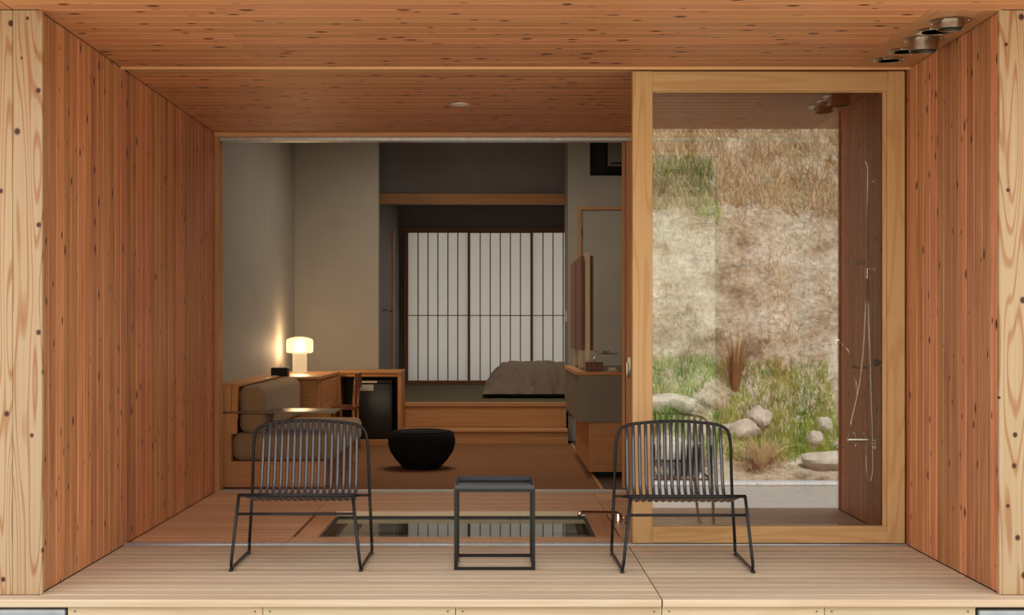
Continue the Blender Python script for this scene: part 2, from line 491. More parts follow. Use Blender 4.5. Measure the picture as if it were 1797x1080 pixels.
M['rusty'] = blade_mat('rusty_shrub', (0.22, 0.10, 0.05), (0.10, 0.11, 0.04))

# ------------------------------------------------------------------ the shell of the building
XL, XR = -2.0, 2.225          # faces of the side walls of the porch
Y0, YT, YR = 5.925, 7.285, 9.65   # wall fronts, outer track, inner sill
ZC = 2.57                     # porch ceiling
DECK0 = 5.795

# side walls of the porch: core + boards
def porch_wall(name, face, side, label):
    # side -1: boards on the +X face
    if side < 0:
        w = box(name, face - 0.36, face - 0.022, Y0, 9.62, 0.0, 2.66, M['shell'])
        bx0, bx1 = face - 0.022, face
    else:
        w = box(name, face + 0.022, face + 0.36, Y0, 9.62, 0.0, 2.66, M['shell'])
        bx0, bx1 = face, face + 0.022
    tag(w, label, 'wall', kind='structure')
    n = 35
    p = (9.62 - Y0) / n
    for i in range(n):
        board('board', bx0, bx1, Y0 + i * p, Y0 + (i + 1) * p - 0.0006, 0.004, ZC - 0.004, M['cedar_wall'], w, c=0.005, axis=2)
    return w
wl = porch_wall('wall_left', XL, -1, 'porch side wall of knotty upright cedar boards beside the sofa end')
wr = porch_wall('wall_right', XR, 1, 'porch side wall of upright cedar boards carrying the shower')
# front faces (end boards) of the two walls
for (xs, par) in (((-2.39, -2.254, -2.115, -1.984), wl), ((2.214, 2.348, 2.48, 2.61), wr)):
    for a, b in zip(xs[:-1], xs[1:]):
        board('end_board', a, b - 0.0012, Y0 - 0.024, Y0, 0.002, ZC - 0.002, M['cedar_front'], par, c=0.002, axis=2)
# outer walls continuing sideways, so the facade does not stop at the frame edge
for nm, a, b, lb in (('wall_front_left', -4.2, -2.392, 'facade of upright pale cedar boards beyond the sofa side porch wall'), ('wall_front_right', 2.612, 4.4, 'facade of upright pale cedar boards beyond the shower side porch wall')):
    f = box(nm, a, b, Y0, Y0 + 0.3, -0.036, 2.66, M['shell'])
    tag(f, lb, 'wall', kind='structure')
    n = int((b - a) / 0.133)
    for i in range(n):
        q = (b - a) / n
        board('board', a + i * q, a + (i + 1) * q - 0.001, Y0 - 0.024, Y0, 0.002, ZC - 0.002, M['cedar_front'], f, c=0.002, axis=2)

# ceiling of the porch
cl = box('ceiling', -4.3, 4.5, 5.14, 9.62, ZC + 0.022, 3.55, M['shell'])
tag(cl, 'porch ceiling of long knotty cedar boards above the deck', 'ceiling', kind='structure')
def ceil_rows(y0, y1, n, x0, x1, wide=False):
    p = (y1 - y0) / n
    for i in range(n):
        a, b = y0 + i * p, y0 + (i + 1) * p - 0.0006
        cuts = [x0]
        if i % 2 == 0: cuts.append(-1.245)
        if i % 3 == 1: cuts.append(0.62 + 0.4 * ((i * 7) % 3))
        cuts.append(x1)
        for c0, c1 in zip(cuts[:-1], cuts[1:]):
            board('board', c0, c1 - 0.0008, a, b, ZC, ZC + 0.02, M['cedar_ceiling'], cl, c=0.005, axis=0)
p = (5.901 - 5.14) / 7
for i in range(7):
    a, b = 5.14 + i * p, 5.14 + (i + 1) * p - 0.0006
    for c0, c1 in ((-4.3, -2.118), (-2.111, 4.5)):
        board('board', c0, c1, a, b, ZC, ZC + 0.02, M['cedar_ceiling'], cl, c=0.005, axis=0)
for z0 in (2.575, 2.795, 3.015, 3.235):
    board('fascia_board', -4.3, 4.5, 5.114, 5.138, z0, z0 + 0.217, M['cedar_light'], cl, c=0.004, axis=0)
ceil_rows(5.9016, 7.19, 11, XL, 1.913)
ceil_rows(7.40, 9.60, 18, XL, 1.70)
board('vent_panel', 1.914, XR, 5.903, 7.19, ZC - 0.002, ZC + 0.02, M['cedar_y'], cl, c=0.001, axis=1)
board('vent_panel', 1.702, XR, 7.40, 9.60, ZC - 0.002, ZC + 0.02, M['cedar_y'], cl, c=0.001, axis=1)
# head batten with the sliding track groove
hb = box('trim_1', XL, XR, 7.19, 7.215, ZC - 0.012, ZC + 0.022, M['cedar_light'])
tag(hb, 'cedar head batten across the porch ceiling above the sliding glass door', 'trim', kind='structure')
board('batten', XL, XR, 7.335, 7.40, ZC + 0.0005, ZC + 0.022, M['cedar_x'], hb, c=0.003, axis=0)
board('track_groove', XL, XR, 7.216, 7.334, ZC + 0.004, ZC + 0.022, M['cedar_x'], hb, c=0.001, axis=0)

# inner header over the room opening
hd = board('trim_2', XL, XR, 9.60, 9.66, 2.543, 2.58, M['cedar_light'], None, c=0.006, axis=0)
tag(hd, 'cedar lintel strip over the wide opening to the room', 'trim', kind='structure')
board('head_track', XL, XR, 9.665, 9.76, 2.520, 2.548, M['alu'], hd, c=0.002, axis=0)
board('rail', XL, XR, 9.662, 9.70, 2.548, 2.60, M['cedar_x'], hd, c=0.002, axis=0)
uw = box('wall_over_opening', -2.35, 2.6, 9.70, 9.80, 2.55, 3.60, M['plaster_dark'])
tag(uw, 'plaster wall above the wide opening to the room', 'wall', kind='structure')
# jamb at the end of the left porch wall
jb = board('trim_3', XL - 0.01, -1.972, 9.62, 9.76, 0.0, 2.545, M['cedar_z'], None, c=0.003, axis=2)
tag(jb, 'cedar jamb between knotty board wall and the sofa', 'trim', kind='structure')

# roof; unseen rear eaves added to keep sun off the paper screens
rf = box('roof', -4.3, 4.5, 5.11, 21.2, 3.60, 3.85, M['shell'])
tag(rf, 'flat roof slab over the house, unseen rear overhang added to block the sun', 'roof', kind='structure')

for nm, a, b, c, d, lb in (('wall_light_seal_front', -4.2, 4.4, 6.5, 6.6, 'unseen dark wall added against light leaks behind the deck fascia'), ('wall_light_seal_left', -2.75, -2.4, 6.6, 18.6, 'unseen wall added against light leaks along the sofa side of the house'),
                        ('wall_light_seal_right', 2.63, 2.95, 6.6, 18.6, 'unseen wall added against light leaks along the shower side of the house'), ('wall_light_seal_back', -2.75, 2.95, 18.6, 18.8, 'unseen wall added against light leaks below the paper screens')):
    fo = box(nm, a, b, c, d, -0.76, -0.04 if nm.endswith('front') else 0.38 if nm.endswith('back') else 3.6, M['shell'])  # unseen walls added to seal light leaks around the floors
    tag(fo, lb, 'wall', kind='structure')
# ------------------------------------------------------------------ decks
fd = box('floor', -4.2, 4.4, 5.86, 7.22, -0.12, -0.04, M['cavity'])
tag(fd, 'outer porch deck of pale boards under the two black chairs', 'floor', kind='structure')
n = 13
p = (7.235 - DECK0) / n
SEAM = 0.722
for i in range(n):
    a, b = DECK0 + i * p, DECK0 + (i + 1) * p - 0.0015
    if i == 0:
        segs = ((-4.2, -2.28), (-2.279, SEAM - 0.003), (SEAM + 0.003, 4.4))
    else:
        segs = ((XL + 0.002, SEAM - 0.003), (SEAM + 0.003, XR - 0.002))
    for c0, c1 in segs:
        board('board', c0, c1, a, b, -0.034, 0.0, M['hinoki_deck'], fd, c=0.005, axis=0)
# fascia under the nosing
fs_ = box('trim_4', -1.846, 2.084, 5.85, 5.88, -0.70, -0.036, M['shell'])
tag(fs_, 'pale timber fascia below the deck edge with screw heads', 'trim', kind='structure')
xs = (-1.848, -1.003, -0.168, 0.726, 1.43, 2.085)
for a, b in zip(xs[:-1], xs[1:]):
    bd = board('fascia_board', a, b - 0.003, 5.825, 5.849, -0.16, -0.038, M['hinoki_trim_x'], fs_, c=0.001, axis=0)
    for sx in (a + 0.03, b - 0.035):
        lathe('screw', [(0.0, -0.002), (0.004, -0.002), (0.004, 0.004)], M['screw'], bd, (sx, 5.825, -0.056), n=10, axis='Y')
    board('fascia_board', a, b - 0.003, 5.825, 5.849, -0.29, -0.164, M['hinoki_trim_x'], fs_, c=0.001, axis=0)

# inner deck with the bath
fi = box('floor.001', XL, -0.995, 7.33, 9.62, -0.12, -0.04, M['cavity'])
tag(fi, 'inner deck of boards around the sunken bath', 'floor', kind='structure')
board('underlay', -0.995, 0.58, 7.33, 7.55, -0.12, -0.04, M['cavity'], fi)
board('underlay', -0.995, 0.58, 8.45, 9.62, -0.12, -0.04, M['cavity'], fi)
board('underlay', 0.58, XR, 7.33, 9.62, -0.12, -0.04, M['cavity'], fi)
n = 21
p = (9.612 - 7.335) / n
for i in range(n):
    a, b = 7.335 + i * p, 7.335 + (i + 1) * p - 0.0015
    board('board', XL + 0.002, -1.138, a, b, -0.034, 0.0, M['inner_deck'], fi, c=0.005, axis=0)
    board('board', 0.708, XR - 0.002, a, b, -0.034, 0.0, M['inner_deck'], fi, c=0.005, axis=0)
for a, b in ((7.335, 7.443), (7.4445, 7.553)):
    board('board', -1.134, 0.704, a, b, -0.034, 0.0, M['inner_deck'], fi, c=0.005, axis=0)
n = 9
p = (9.612 - 8.585) / n
for i in range(n):
    a, b = 8.585 + i * p, 8.585 + (i + 1) * p - 0.0015
    board('board', -1.134, 0.704, a, b, -0.034, 0.0, M['inner_deck'], fi, c=0.005, axis=0)
# sills / tracks
tr = board('trim_5', XL, XR, 7.238, 7.332, -0.034, 0.002, M['alu'], None, c=0.002, axis=0)
tag(tr, 'grey metal floor track of the sliding glass door', 'track', kind='structure')
for yy in (7.262, 7.285, 7.308):
    board('rail', XL, XR, yy - 0.003, yy + 0.003, 0.002, 0.007, M['alu'], tr, c=0.001, axis=0)
si = board('trim_6', XL, XR, 9.614, 9.76, -0.03, 0.004, M['stone'], None, c=0.004, axis=0)
tag(si, 'pale sill between the inner deck and the carpet', 'sill', kind='structure')
board('rail', XL, XR, 9.67, 9.678, 0.004, 0.010, M['alu'], si, c=0.001, axis=0)

# ------------------------------------------------------------------ sunken bath
bt = empty('sunken_bath', (-0.21, 7.99, 0))
tag(bt, 'sunken bath full of still water framed in timber', 'bath')
BX0, BX1, BY0, BY1 = -0.99, 0.57, 7.555, 8.42
board('frame_board', -1.118, BX0, 7.555, 8.583, -0.03, 0.002, M['furn_y'], bt, c=0.003, axis=1)
board('frame_board', BX1, 0.700, 7.555, 8.583, -0.03, 0.002, M['furn_y'], bt, c=0.003, axis=1)
board('back_board', BX0 + 0.001, BX1 - 0.001, BY1, 8.447, -0.02, 0.024, M['lightened_x'], bt, c=0.003, axis=0)
board('frame_board', BX0 + 0.001, BX1 - 0.001, 8.449, 8.583, -0.03, 0.002, M['furn_x'], bt, c=0.003, axis=0)
vs = [(BX0, BY0, 0), (BX1, BY0, 0), (BX1, BY1, 0), (BX0, BY1, 0)]
def tub_mesh():
    o = [(BX0, BY0), (BX1, BY0), (BX1, BY1), (BX0, BY1)]
    t = 0.014
    i = [(BX0 + t, BY0 + t), (BX1 - t, BY0 + t), (BX1 - t, BY1 - t), (BX0 + t, BY1 - t)]
    v = [(x, y, -0.004) for x, y in o] + [(x, y, -0.004) for x, y in i] + [(x * 0.98 - 0.004, y * 0.996 + 0.03, -0.58) for x, y in i] + [(x, y, -0.60) for x, y in o]
    f = []
    for k in range(4):
        k2 = (k + 1) % 4
        f += [(k, k2, 4 + k2, 4 + k), (4 + k, 4 + k2, 8 + k2, 8 + k), (k, 12 + k, 12 + k2, k2)]
    f += [(8, 9, 10, 11), (15, 14, 13, 12)]
    me = mk('tub', v, f); fix(me)
    return me
mesh_obj('tub', tub_mesh(), M['tub'], bt)
box('water', BX0 + 0.016, BX1 - 0.016, BY0 + 0.016, BY1 - 0.016, -0.30, -0.014, M['water'], bt)
# bath tap
tp = empty('bath_tap', (0.76, 8.1, 0))
tag(tp, 'chrome bath tap with long level spout over the water', 'tap')
lathe('escutcheon', [(0, 0), (0.034, 0), (0.034, 0.004), (0.02, 0.012), (0.0, 0.012)], M['chrome'], tp, (0.775, 8.09, 0.0), n=20)
tube('spout', fillet([(0.745, 8.08, 0.012), (0.745, 8.08, 0.062), (0.53, 8.02, 0.074), (0.505, 8.013, 0.074), (0.505, 8.013, 0.05)], 0.02), 0.0105, M['chrome'], tp, n=12)
lathe('body', [(0, 0.0), (0.022, 0.0), (0.022, 0.05), (0.017, 0.06), (0, 0.06)], M['chrome'], tp, (0.745, 8.08, 0.0), n=20)
tube('lever', [(0.765, 8.09, 0.03), (0.80, 8.10, 0.036)], 0.007, M['chrome'], tp, n=8)

# ------------------------------------------------------------------ big sliding glass door
dr = empty('door_1', (1.48, 7.28, 0))
tag(dr, 'tall sliding glass door in a pale timber frame mirroring the slope', 'glass door', kind='structure')
DX0, DX1, DZ0, DZ1 = 0.744, 2.213, 0.012, 2.558
DY0, DY1 = 7.252, 7.312
board('stile', DX0, 0.852, DY0, DY1, DZ0, DZ1, M['door_z'], dr, c=0.002, axis=2)
board('stile', 2.118, DX1, DY0, DY1, DZ0, DZ1, M['door_z'], dr, c=0.002, axis=2)
board('rail', 0.8525, 2.1175, DY0, DY1, 2.452, DZ1, M['door_x'], dr, c=0.002, axis=0)
board('rail', 0.8525, 2.1175, DY0, DY1, DZ0, 0.104, M['door_x'], dr, c=0.002, axis=0)
board('glazing_bead', 2.096, 2.1175, 7.268, 7.276, 0.104, 2.452, M['door_z'], dr, c=0.001, axis=2)
board('glazing_bead', 0.8525, 2.096, 7.268, 7.276, 2.446, 2.452, M['door_x'], dr, c=0.001, axis=0)
box('pane', 0.853, 2.117, 7.280, 7.296, 0.105, 2.451, M['glass'], dr)
lathe('door_pull', [(0, -0.03), (0.018, -0.03), (0.022, -0.012), (0.010, 0.0), (0.010, 0.012)], M['black'], dr, (2.088, 7.30, 0.985), n=16, axis='X')

# inner glazed leaf + board wall that close the shower bay
d2 = empty('door_2', (1.3, 9.70, 0))
tag(d2, 'inner sliding door leaf with cedar stile and steel latch', 'glass door', kind='structure')
board('stile', 0.948, 1.03, 9.685, 9.735, 0.012, 2.52, M['cedar_z'], d2, c=0.003, axis=2)
board('stile', 1.61, 1.70, 9.685, 9.735, 0.012, 2.52, M['cedar_z'], d2, c=0.003, axis=2)
board('rail', 1.03, 1.61, 9.685, 9.735, 2.42, 2.52, M['cedar_x'], d2, c=0.003, axis=0)
board('rail', 1.03, 1.61, 9.685, 9.735, 0.012, 0.11, M['cedar_x'], d2, c=0.003, axis=0)
box('pane', 1.03, 1.61, 9.702, 9.716, 0.11, 2.42, M['glass'], d2)
lt = box('latch_plate', 0.958, 0.985, 9.676, 9.685, 0.84, 0.965, M['steel'], d2, bev=0.002)
box('latch_lever', 0.945, 0.962, 9.655, 9.676, 0.815, 0.93, M['steel'], lt, bev=0.003)
board('stile', 0.925, 0.947, 9.74, 9.78, 0.012, 2.52, M['cedar_z'], d2, c=0.003, axis=2)
bw = box('wall_shower_back', 1.705, XR + 0.1, 9.70, 9.80, 0.0, 2.56, M['shell'])
tag(bw, 'board wall closing the shower bay behind the glass', 'wall', kind='structure')
n = 5
for i in range(n):
    q = (XR - 1.705) / n
    board('board', 1.705 + i * q, 1.705 + (i + 1) * q - 0.0008, 9.678, 9.70, 0.004, 2.55, M['cedar_wall'], bw, c=0.003, axis=2)

# ------------------------------------------------------------------ the room
f2 = box('floor.002', -2.30, 0.79, 9.765, 13.75, -0.10, 0.0, M['carpet'])
tag(f2, 'flat brown woven carpet under the black pouf', 'floor', kind='structure')
f3 = box('floor.003', 0.795, 2.60, 9.765, 14.3, -0.10, -0.006, M['slate'])
tag(f3, 'dark floor strip below the washstand', 'floor', kind='structure')
board('edge_strip', 0.772, 0.794, 9.765, 13.60, -0.05, 0.006, M['cedar_y'], f3, c=0.002, axis=1)
wi = box('wall_room_left', -2.35, -2.08, 9.625, 14.2, 0.0, 3.60, M['plaster'])
tag(wi, 'smooth beige plaster wall behind the sofa', 'wall', kind='structure')
wi2 = box('wall_room_right', 2.33, 2.60, 9.80, 18.6, 0.0, 3.60, M['plaster'])
tag(wi2, 'beige plaster wall on the washstand side of the room', 'wall', kind='structure')
wb = box('wall_back_left', -2.08, -1.21, 14.0, 14.2, 0.0, 3.60, M['plaster'])
tag(wb, 'beige plaster wall behind the lit lamp and the desk', 'wall', kind='structure')
# back wall right of the bedroom opening: pieces around the niche for the cooler
NX, NZ = 0.992, 2.762
wbr = box('wall_back_right', 0.765, NX, 14.0, 14.70, 0.0, 3.60, M['plaster'])
tag(wbr, 'beige plaster wall with door and dark niche beyond the washstand', 'wall', kind='structure')
box('wall_panel', NX, 2.33, 14.0, 14.70, 0.0, NZ, M['plaster'], wbr)
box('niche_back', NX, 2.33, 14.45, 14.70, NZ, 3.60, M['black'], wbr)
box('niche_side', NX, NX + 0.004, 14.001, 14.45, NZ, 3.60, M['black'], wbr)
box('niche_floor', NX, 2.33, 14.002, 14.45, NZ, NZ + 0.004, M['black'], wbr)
# bedroom shell
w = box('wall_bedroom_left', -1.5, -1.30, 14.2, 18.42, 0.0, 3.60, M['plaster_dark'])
tag(w, 'shaded grey side wall of the raised bedroom with coat hooks', 'wall', kind='structure')
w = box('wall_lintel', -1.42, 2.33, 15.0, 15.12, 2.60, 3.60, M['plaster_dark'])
tag(w, 'dark grey plaster above the timber beam of the bedroom', 'wall', kind='structure')
bmn = board('trim_7', -1.32, 1.2, 14.88, 15.02, 2.553, 2.666, M['cedar_x'], None, c=0.003, axis=0)
tag(bmn, 'timber beam over the bedroom opening', 'beam', kind='structure')
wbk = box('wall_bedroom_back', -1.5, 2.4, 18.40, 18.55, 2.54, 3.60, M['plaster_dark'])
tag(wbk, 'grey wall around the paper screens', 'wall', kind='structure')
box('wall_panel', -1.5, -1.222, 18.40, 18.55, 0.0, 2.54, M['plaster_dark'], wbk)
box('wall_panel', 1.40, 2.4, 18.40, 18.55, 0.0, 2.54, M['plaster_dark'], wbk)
box('wall_panel', -1.222, 1.40, 18.40, 18.55, 0.0, 0.39, M['plaster_dark'], wbk)
bc = box('ceiling.001', -1.5, 2.4, 15.125, 18.5, 3.05, 3.2, M['ceiling_grey'])
tag(bc, 'grey ceiling of the bedroom', 'ceiling', kind='structure')
# casing on the bedroom side wall
cs = board('trim_8', -1.302, -1.285, 17.05, 17.30, 0.40, 2.44, M['cedar_z'], None, c=0.002, axis=2)
tag(cs, 'cedar door casing on the bedroom side wall', 'trim', kind='structure')

# platform and steps
pf = box('floor.004', -1.30, 2.33, 13.96, 18.40, 0.30, 0.398, M['tatami'])
tag(pf, 'raised tatami floor of the bedroom', 'floor', kind='structure')
for i, (a, b) in enumerate(((-1.29, -0.38), (-0.378, 0.54), (0.542, 1.46))):
    for j, (c, d) in enumerate(((14.06, 16.1), (16.102, 18.30))):
        board('mat', a, b, c, d, 0.398, 0.404, M['tatami'], pf, c=0.002)
st = empty('step_unit', (-0.1, 13.8, 0))
tag(st, 'cedar step unit leading up to the raised bed platform', 'steps')
SX0, SX1 = -0.93, 0.742
board('riser', SX0, SX1, 13.60, 13.625, 0.0, 0.118, M['cedar_x'], st, c=0.002, axis=0)
board('tread', SX0, SX1, 13.585, 13.93, 0.12, 0.148, M['cedar_x'], st, c=0.004, axis=0)
board('riser', SX0, SX1, 13.93, 13.955, 0.15, 0.358, M['cedar_x'], st, c=0.002, axis=0)
board('nosing', SX0, SX1, 13.915, 14.058, 0.36, 0.402, M['cedar_x'], st, c=0.004, axis=0)

# shoji leaves
def shoji(name, x0, x1, y, label):
    e = empty(name, ((x0 + x1) / 2, y, 0.42))
    tag(e, label, 'shoji screen', kind='structure')
    z0, z1 = 0.425, 2.50
    board('stile', x0, x0 + 0.022, y, y + 0.03, z0, z1, M['shoji_wood'], e, c=0.001, axis=2)
    board('stile', x1 - 0.022, x1, y, y + 0.03, z0, z1, M['shoji_wood'], e, c=0.001, axis=2)
    board('rail', x0 + 0.022, x1 - 0.022, y, y + 0.03, z1 - 0.022, z1, M['shoji_wood'], e, c=0.001, axis=0)
    board('rail', x0 + 0.022, x1 - 0.022, y, y + 0.03, z0, z0 + 0.035, M['shoji_wood'], e, c=0.001, axis=0)
    w = (x1 - x0 - 0.044) / 6
    for k in range(1, 6):
        cx = x0 + 0.022 + k * w
        board('lattice_bar', cx - 0.007, cx + 0.007, y + 0.004, y + 0.018, z0 + 0.035, z1 - 0.022, M['shoji_wood'], e, c=0.001, axis=2)
    zb = 1.17 + (577 - 554) * 18.3 / F_PX
    board('lattice_bar', x0 + 0.022, x1 - 0.022, y + 0.002, y + 0.010, zb - 0.006, zb + 0.006, M['shoji_wood'], e, c=0.001, axis=0)
    box('paper', x0 + 0.01, x1 - 0.01, y + 0.0185, y + 0.0195, z0 + 0.01, z1 - 0.01, M['paper'], e)
shoji('door_3', -1.202, -0.345, 18.34, 'paper shoji screen beside the bedroom side wall')
shoji('door_4', -0.357, 0.512, 18.375, 'paper shoji screen in the middle of the three')
shoji('door_5', 0.500, 1.37, 18.34, 'paper shoji screen partly hidden by the plaster wall end')
sf = board('trim_9', -1.24, 1.42, 18.30, 18.42, 2.50, 2.545, M['shoji_wood'], None, c=0.002, axis=0)
tag(sf, 'dark timber frame around the paper screens', 'frame', kind='structure')
board('sill', -1.24, 1.42, 18.30, 18.42, 0.385, 0.424, M['shoji_wood'], sf, c=0.002, axis=0)
board('post', -1.236, -1.203, 18.30, 18.42, 0.424, 2.50, M['shoji_wood'], sf, c=0.002, axis=2)
board('post', 1.372, 1.41, 18.30, 18.42, 0.424, 2.50, M['shoji_wood'], sf, c=0.002, axis=2)

# interior door beyond the washstand
d6 = empty('door_6', (1.3, 14.0, 0))
tag(d6, 'grey interior door in thin timber casing beyond the washstand', 'door', kind='structure')
X1d = 1.75
board('casing', 0.872, 0.902, 13.965, 14.02, 0.0, 2.405, M['cedar_z'], d6, c=0.002, axis=2)
board('casing', X1d, X1d + 0.03, 13.965, 14.02, 0.0, 2.405, M['cedar_z'], d6, c=0.002, axis=2)
board('casing', 0.872, X1d + 0.03, 13.965, 14.02, 2.405, 2.437, M['cedar_x'], d6, c=0.002, axis=0)
lf = box('leaf', 0.904, X1d - 0.002, 13.985, 14.02, 0.01, 2.403, M['plaster'], d6)
box('hinge', 0.899, 0.911, 13.972, 13.986, 2.12, 2.23, M['black'], d6)
# ------------------------------------------------------------------ chairs on the deck
BS = M['black_steel']
def lounge_chair(cx, cy, label):
    e = empty('lounge_chair', (cx, cy, 0))
    tag(e, label, 'chair', 'slatted steel lounge chairs on the deck')
    def W(p): return (p[0] + cx, p[1] + cy, p[2])
    r = 0.0078
    zf = 0.0125
    back = []
    # back hoop with rear legs
    hoop = [(-0.318, 0.262, 0.06), (-0.305, 0.278, 0.33), (-0.297, 0.268, 0.60), (-0.268, 0.262, 0.672), (0.0, 0.262, 0.698),
            (0.268, 0.262, 0.672), (0.297, 0.268, 0.60), (0.305, 0.278, 0.33), (0.318, 0.262, 0.06)]
    hoop = fillet(hoop, [0, 0.1, 0.06, 0.09, 0.22, 0.09, 0.06, 0.1, 0], 8)
    tube('back_hoop', [W(p) for p in hoop], r, BS, e, n=10)
    for s in (-1, 1):
        pts = fillet([(s * 0.318, 0.262, 0.062), (s * 0.319, 0.272, zf), (s * 0.312, -0.272, zf), (s * 0.274, -0.262, 0.366)], [0, 0.05, 0.055, 0], 7)
        tube('leg_frame', [W(p) for p in pts], r, BS, e, n=10)
        for (gx, gy) in ((s * 0.319, 0.235), (s * 0.313, -0.252)):
            box('foot_glide', cx + gx - 0.009, cx + gx + 0.009, cy + gy - 0.018, cy + gy + 0.018, 0.0, 0.012, M['rubber'], e, bev=0.003)
        tube('seat_rail', [W((s * 0.274, -0.262, 0.366)), W((s * 0.306, 0.276, 0.302))], r * 0.9, BS, e, n=8)
    tube('front_bar', [W((-0.276, -0.262, 0.368)), W((0.276, -0.262, 0.368))], r, BS, e, n=10)
    tube('rear_bar', [W((-0.303, 0.215, 0.309)), W((0.303, 0.215, 0.309))], r * 0.8, BS, e, n=8)
    tube('stretcher', [W((-0.283, -0.265, 0.278)), W((0.283, -0.265, 0.278))], r * 0.85, BS, e, n=8)
    # slats: one bent rod each
    ns = 16
    for k in range(ns):
        x = -0.245 + 0.49 * k / (ns - 1)
        u = abs(x) / 0.245
        ztop = 0.690 - 0.021 * u ** 1.6 - (0.012 if u > 0.93 else 0)
        pts = [(x, -0.258, 0.366), (x, -0.12, 0.338), (x, 0.10, 0.296), (x * 0.995, 0.185, 0.335), (x * 0.99, 0.225, 0.50), (x * 0.985, 0.262, ztop)]
        pts = fillet(pts, [0, 0.05, 0.09, 0.06, 0.10, 0], 5)
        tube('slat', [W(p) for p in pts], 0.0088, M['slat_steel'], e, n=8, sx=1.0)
    return e
lounge_chair(-0.957, 6.732, 'black slatted steel lounge chair facing out before the sofa and the bath end')
lounge_chair(0.924, 6.69, 'black slatted steel lounge chair facing out before the tall glass door')

# ------------------------------------------------------------------ tray table
tb = empty('tray_table', (0.0, 6.70, 0))
tag(tb, 'small square black metal tray table between two lounge chairs', 'table')
hw, t = 0.196, 0.0075
ty = 6.705
for sx in (-1, 1):
    for sy in (-1, 1):
        x, y = sx * (hw - t), ty + sy * (hw - t)
        board('leg', x - t, x + t, y - t, y + t, 0.0, 0.392, M['black_steel'], tb, c=0.001, axis=2)
for s in (-1, 1):
    for z in (0.0, 0.378):
        y = ty + s * (hw - t)
        board('rail', -hw + 2 * t, hw - 2 * t, y - t, y + t, z, z + 0.014, M['black_steel'], tb, c=0.001, axis=0)
        x = s * (hw - t)
        board('rail', x - t, x + t, ty - hw + 2 * t, ty + hw - 2 * t, z, z + 0.014, M['black_steel'], tb, c=0.001, axis=1)
ty_ = box('tray', -hw + 0.007, hw - 0.007, ty - hw + 0.007, ty + hw - 0.007, 0.379, 0.384, M['tray_steel'], tb)
q = hw - 0.006
for s in (-1, 1):
    box('tray_rim', -q, q, ty + s * q - 0.002, ty + s * q + 0.002, 0.380, 0.412, M['tray_steel'], ty_)
    box('tray_rim', s * q - 0.002, s * q + 0.002, ty - q, ty + q, 0.380, 0.412, M['tray_steel'], ty_)

# ------------------------------------------------------------------ soft things
def cushion(name, x0, x1, y0, y1, z0, z1, mat, parent, r=0.06, puff=0.012, nseg=4):
    me = bpy.data.meshes.new(name)
    bm = bmesh.new()
    bmesh.ops.create_cube(bm, size=1)
    sx, sy, sz = x1 - x0, y1 - y0, z1 - z0
    for v in bm.verts: v.co = Vector((v.co.x * sx, v.co.y * sy, v.co.z * sz))
    bmesh.ops.bevel(bm, geom=list(bm.edges), offset=r, segments=nseg, profile=0.5, affect='EDGES')
    bmesh.ops.subdivide_edges(bm, edges=[e for e in bm.edges if e.calc_length() > 0.15], cuts=6, use_grid_fill=True)
    for v in bm.verts:
        d = v.co
        fx, fy, fz = (1 - (2 * d.x / sx) ** 2), (1 - (2 * d.y / sy) ** 2), (1 - (2 * d.z / sz) ** 2)
        if abs(d.z) > sz * 0.45: d.z += math.copysign(puff, d.z) * max(fx, 0) * max(fy, 0)
    bmesh.ops.recalc_face_normals(bm, faces=bm.faces)
    bm.to_mesh(me); bm.free(); smooth(me)
    return mesh_obj(name, me, mat, parent, ((x0 + x1) / 2, (y0 + y1) / 2, (z0 + z1) / 2))

# sofa
so = empty('sofa', (-1.6, 10.9, 0))
tag(so, 'built-in timber sofa with taupe cushions against the plaster wall', 'sofa')
SY0, SY1 = 9.93, 11.82
board('end_post', -2.078, -1.945, SY0, SY0 + 0.06, 0.0, 0.752, M['furn_z'], so, c=0.002, axis=2)
board('back_ledge', -2.078, -1.90, SY0 + 0.061, SY1, 0.735, 0.757, M['furn_y'], so, c=0.003, axis=1)
board('back_panel', -2.078, -1.945, SY0 + 0.061, SY1, 0.0, 0.734, M['furn_y'], so, c=0.002, axis=1)
board('end_block', -1.944, -1.90, SY0 + 0.01, SY0 + 0.06, 0.50, 0.752, M['furn_z'], so, c=0.002, axis=2)
board('base', -1.944, -1.245, SY0, SY1, 0.0, 0.188, M['furn_x'], so, c=0.003, axis=1)
cushion('seat_cushion', -1.944, -1.165, SY0 + 0.015, SY1 + 0.01, 0.19, 0.392, M['sofa_fabric'], so, r=0.055)
cushion('back_cushion', -1.90, -1.70, SY0 + 0.03, SY1 - 0.01, 0.385, 0.745, M['sofa_fabric'], so, r=0.07, puff=0.0)
bp = board('arm_tray', -2.06, -1.175, SY0 - 0.004, SY0 + 0.44, 0.542, 0.556, M['bronze'], so, c=0.003, axis=0)
board('tray_bracket', -1.95, -1.905, SY0 + 0.005, SY0 + 0.055, 0.392, 0.541, M['furn_z'], so, c=0.002, axis=2)
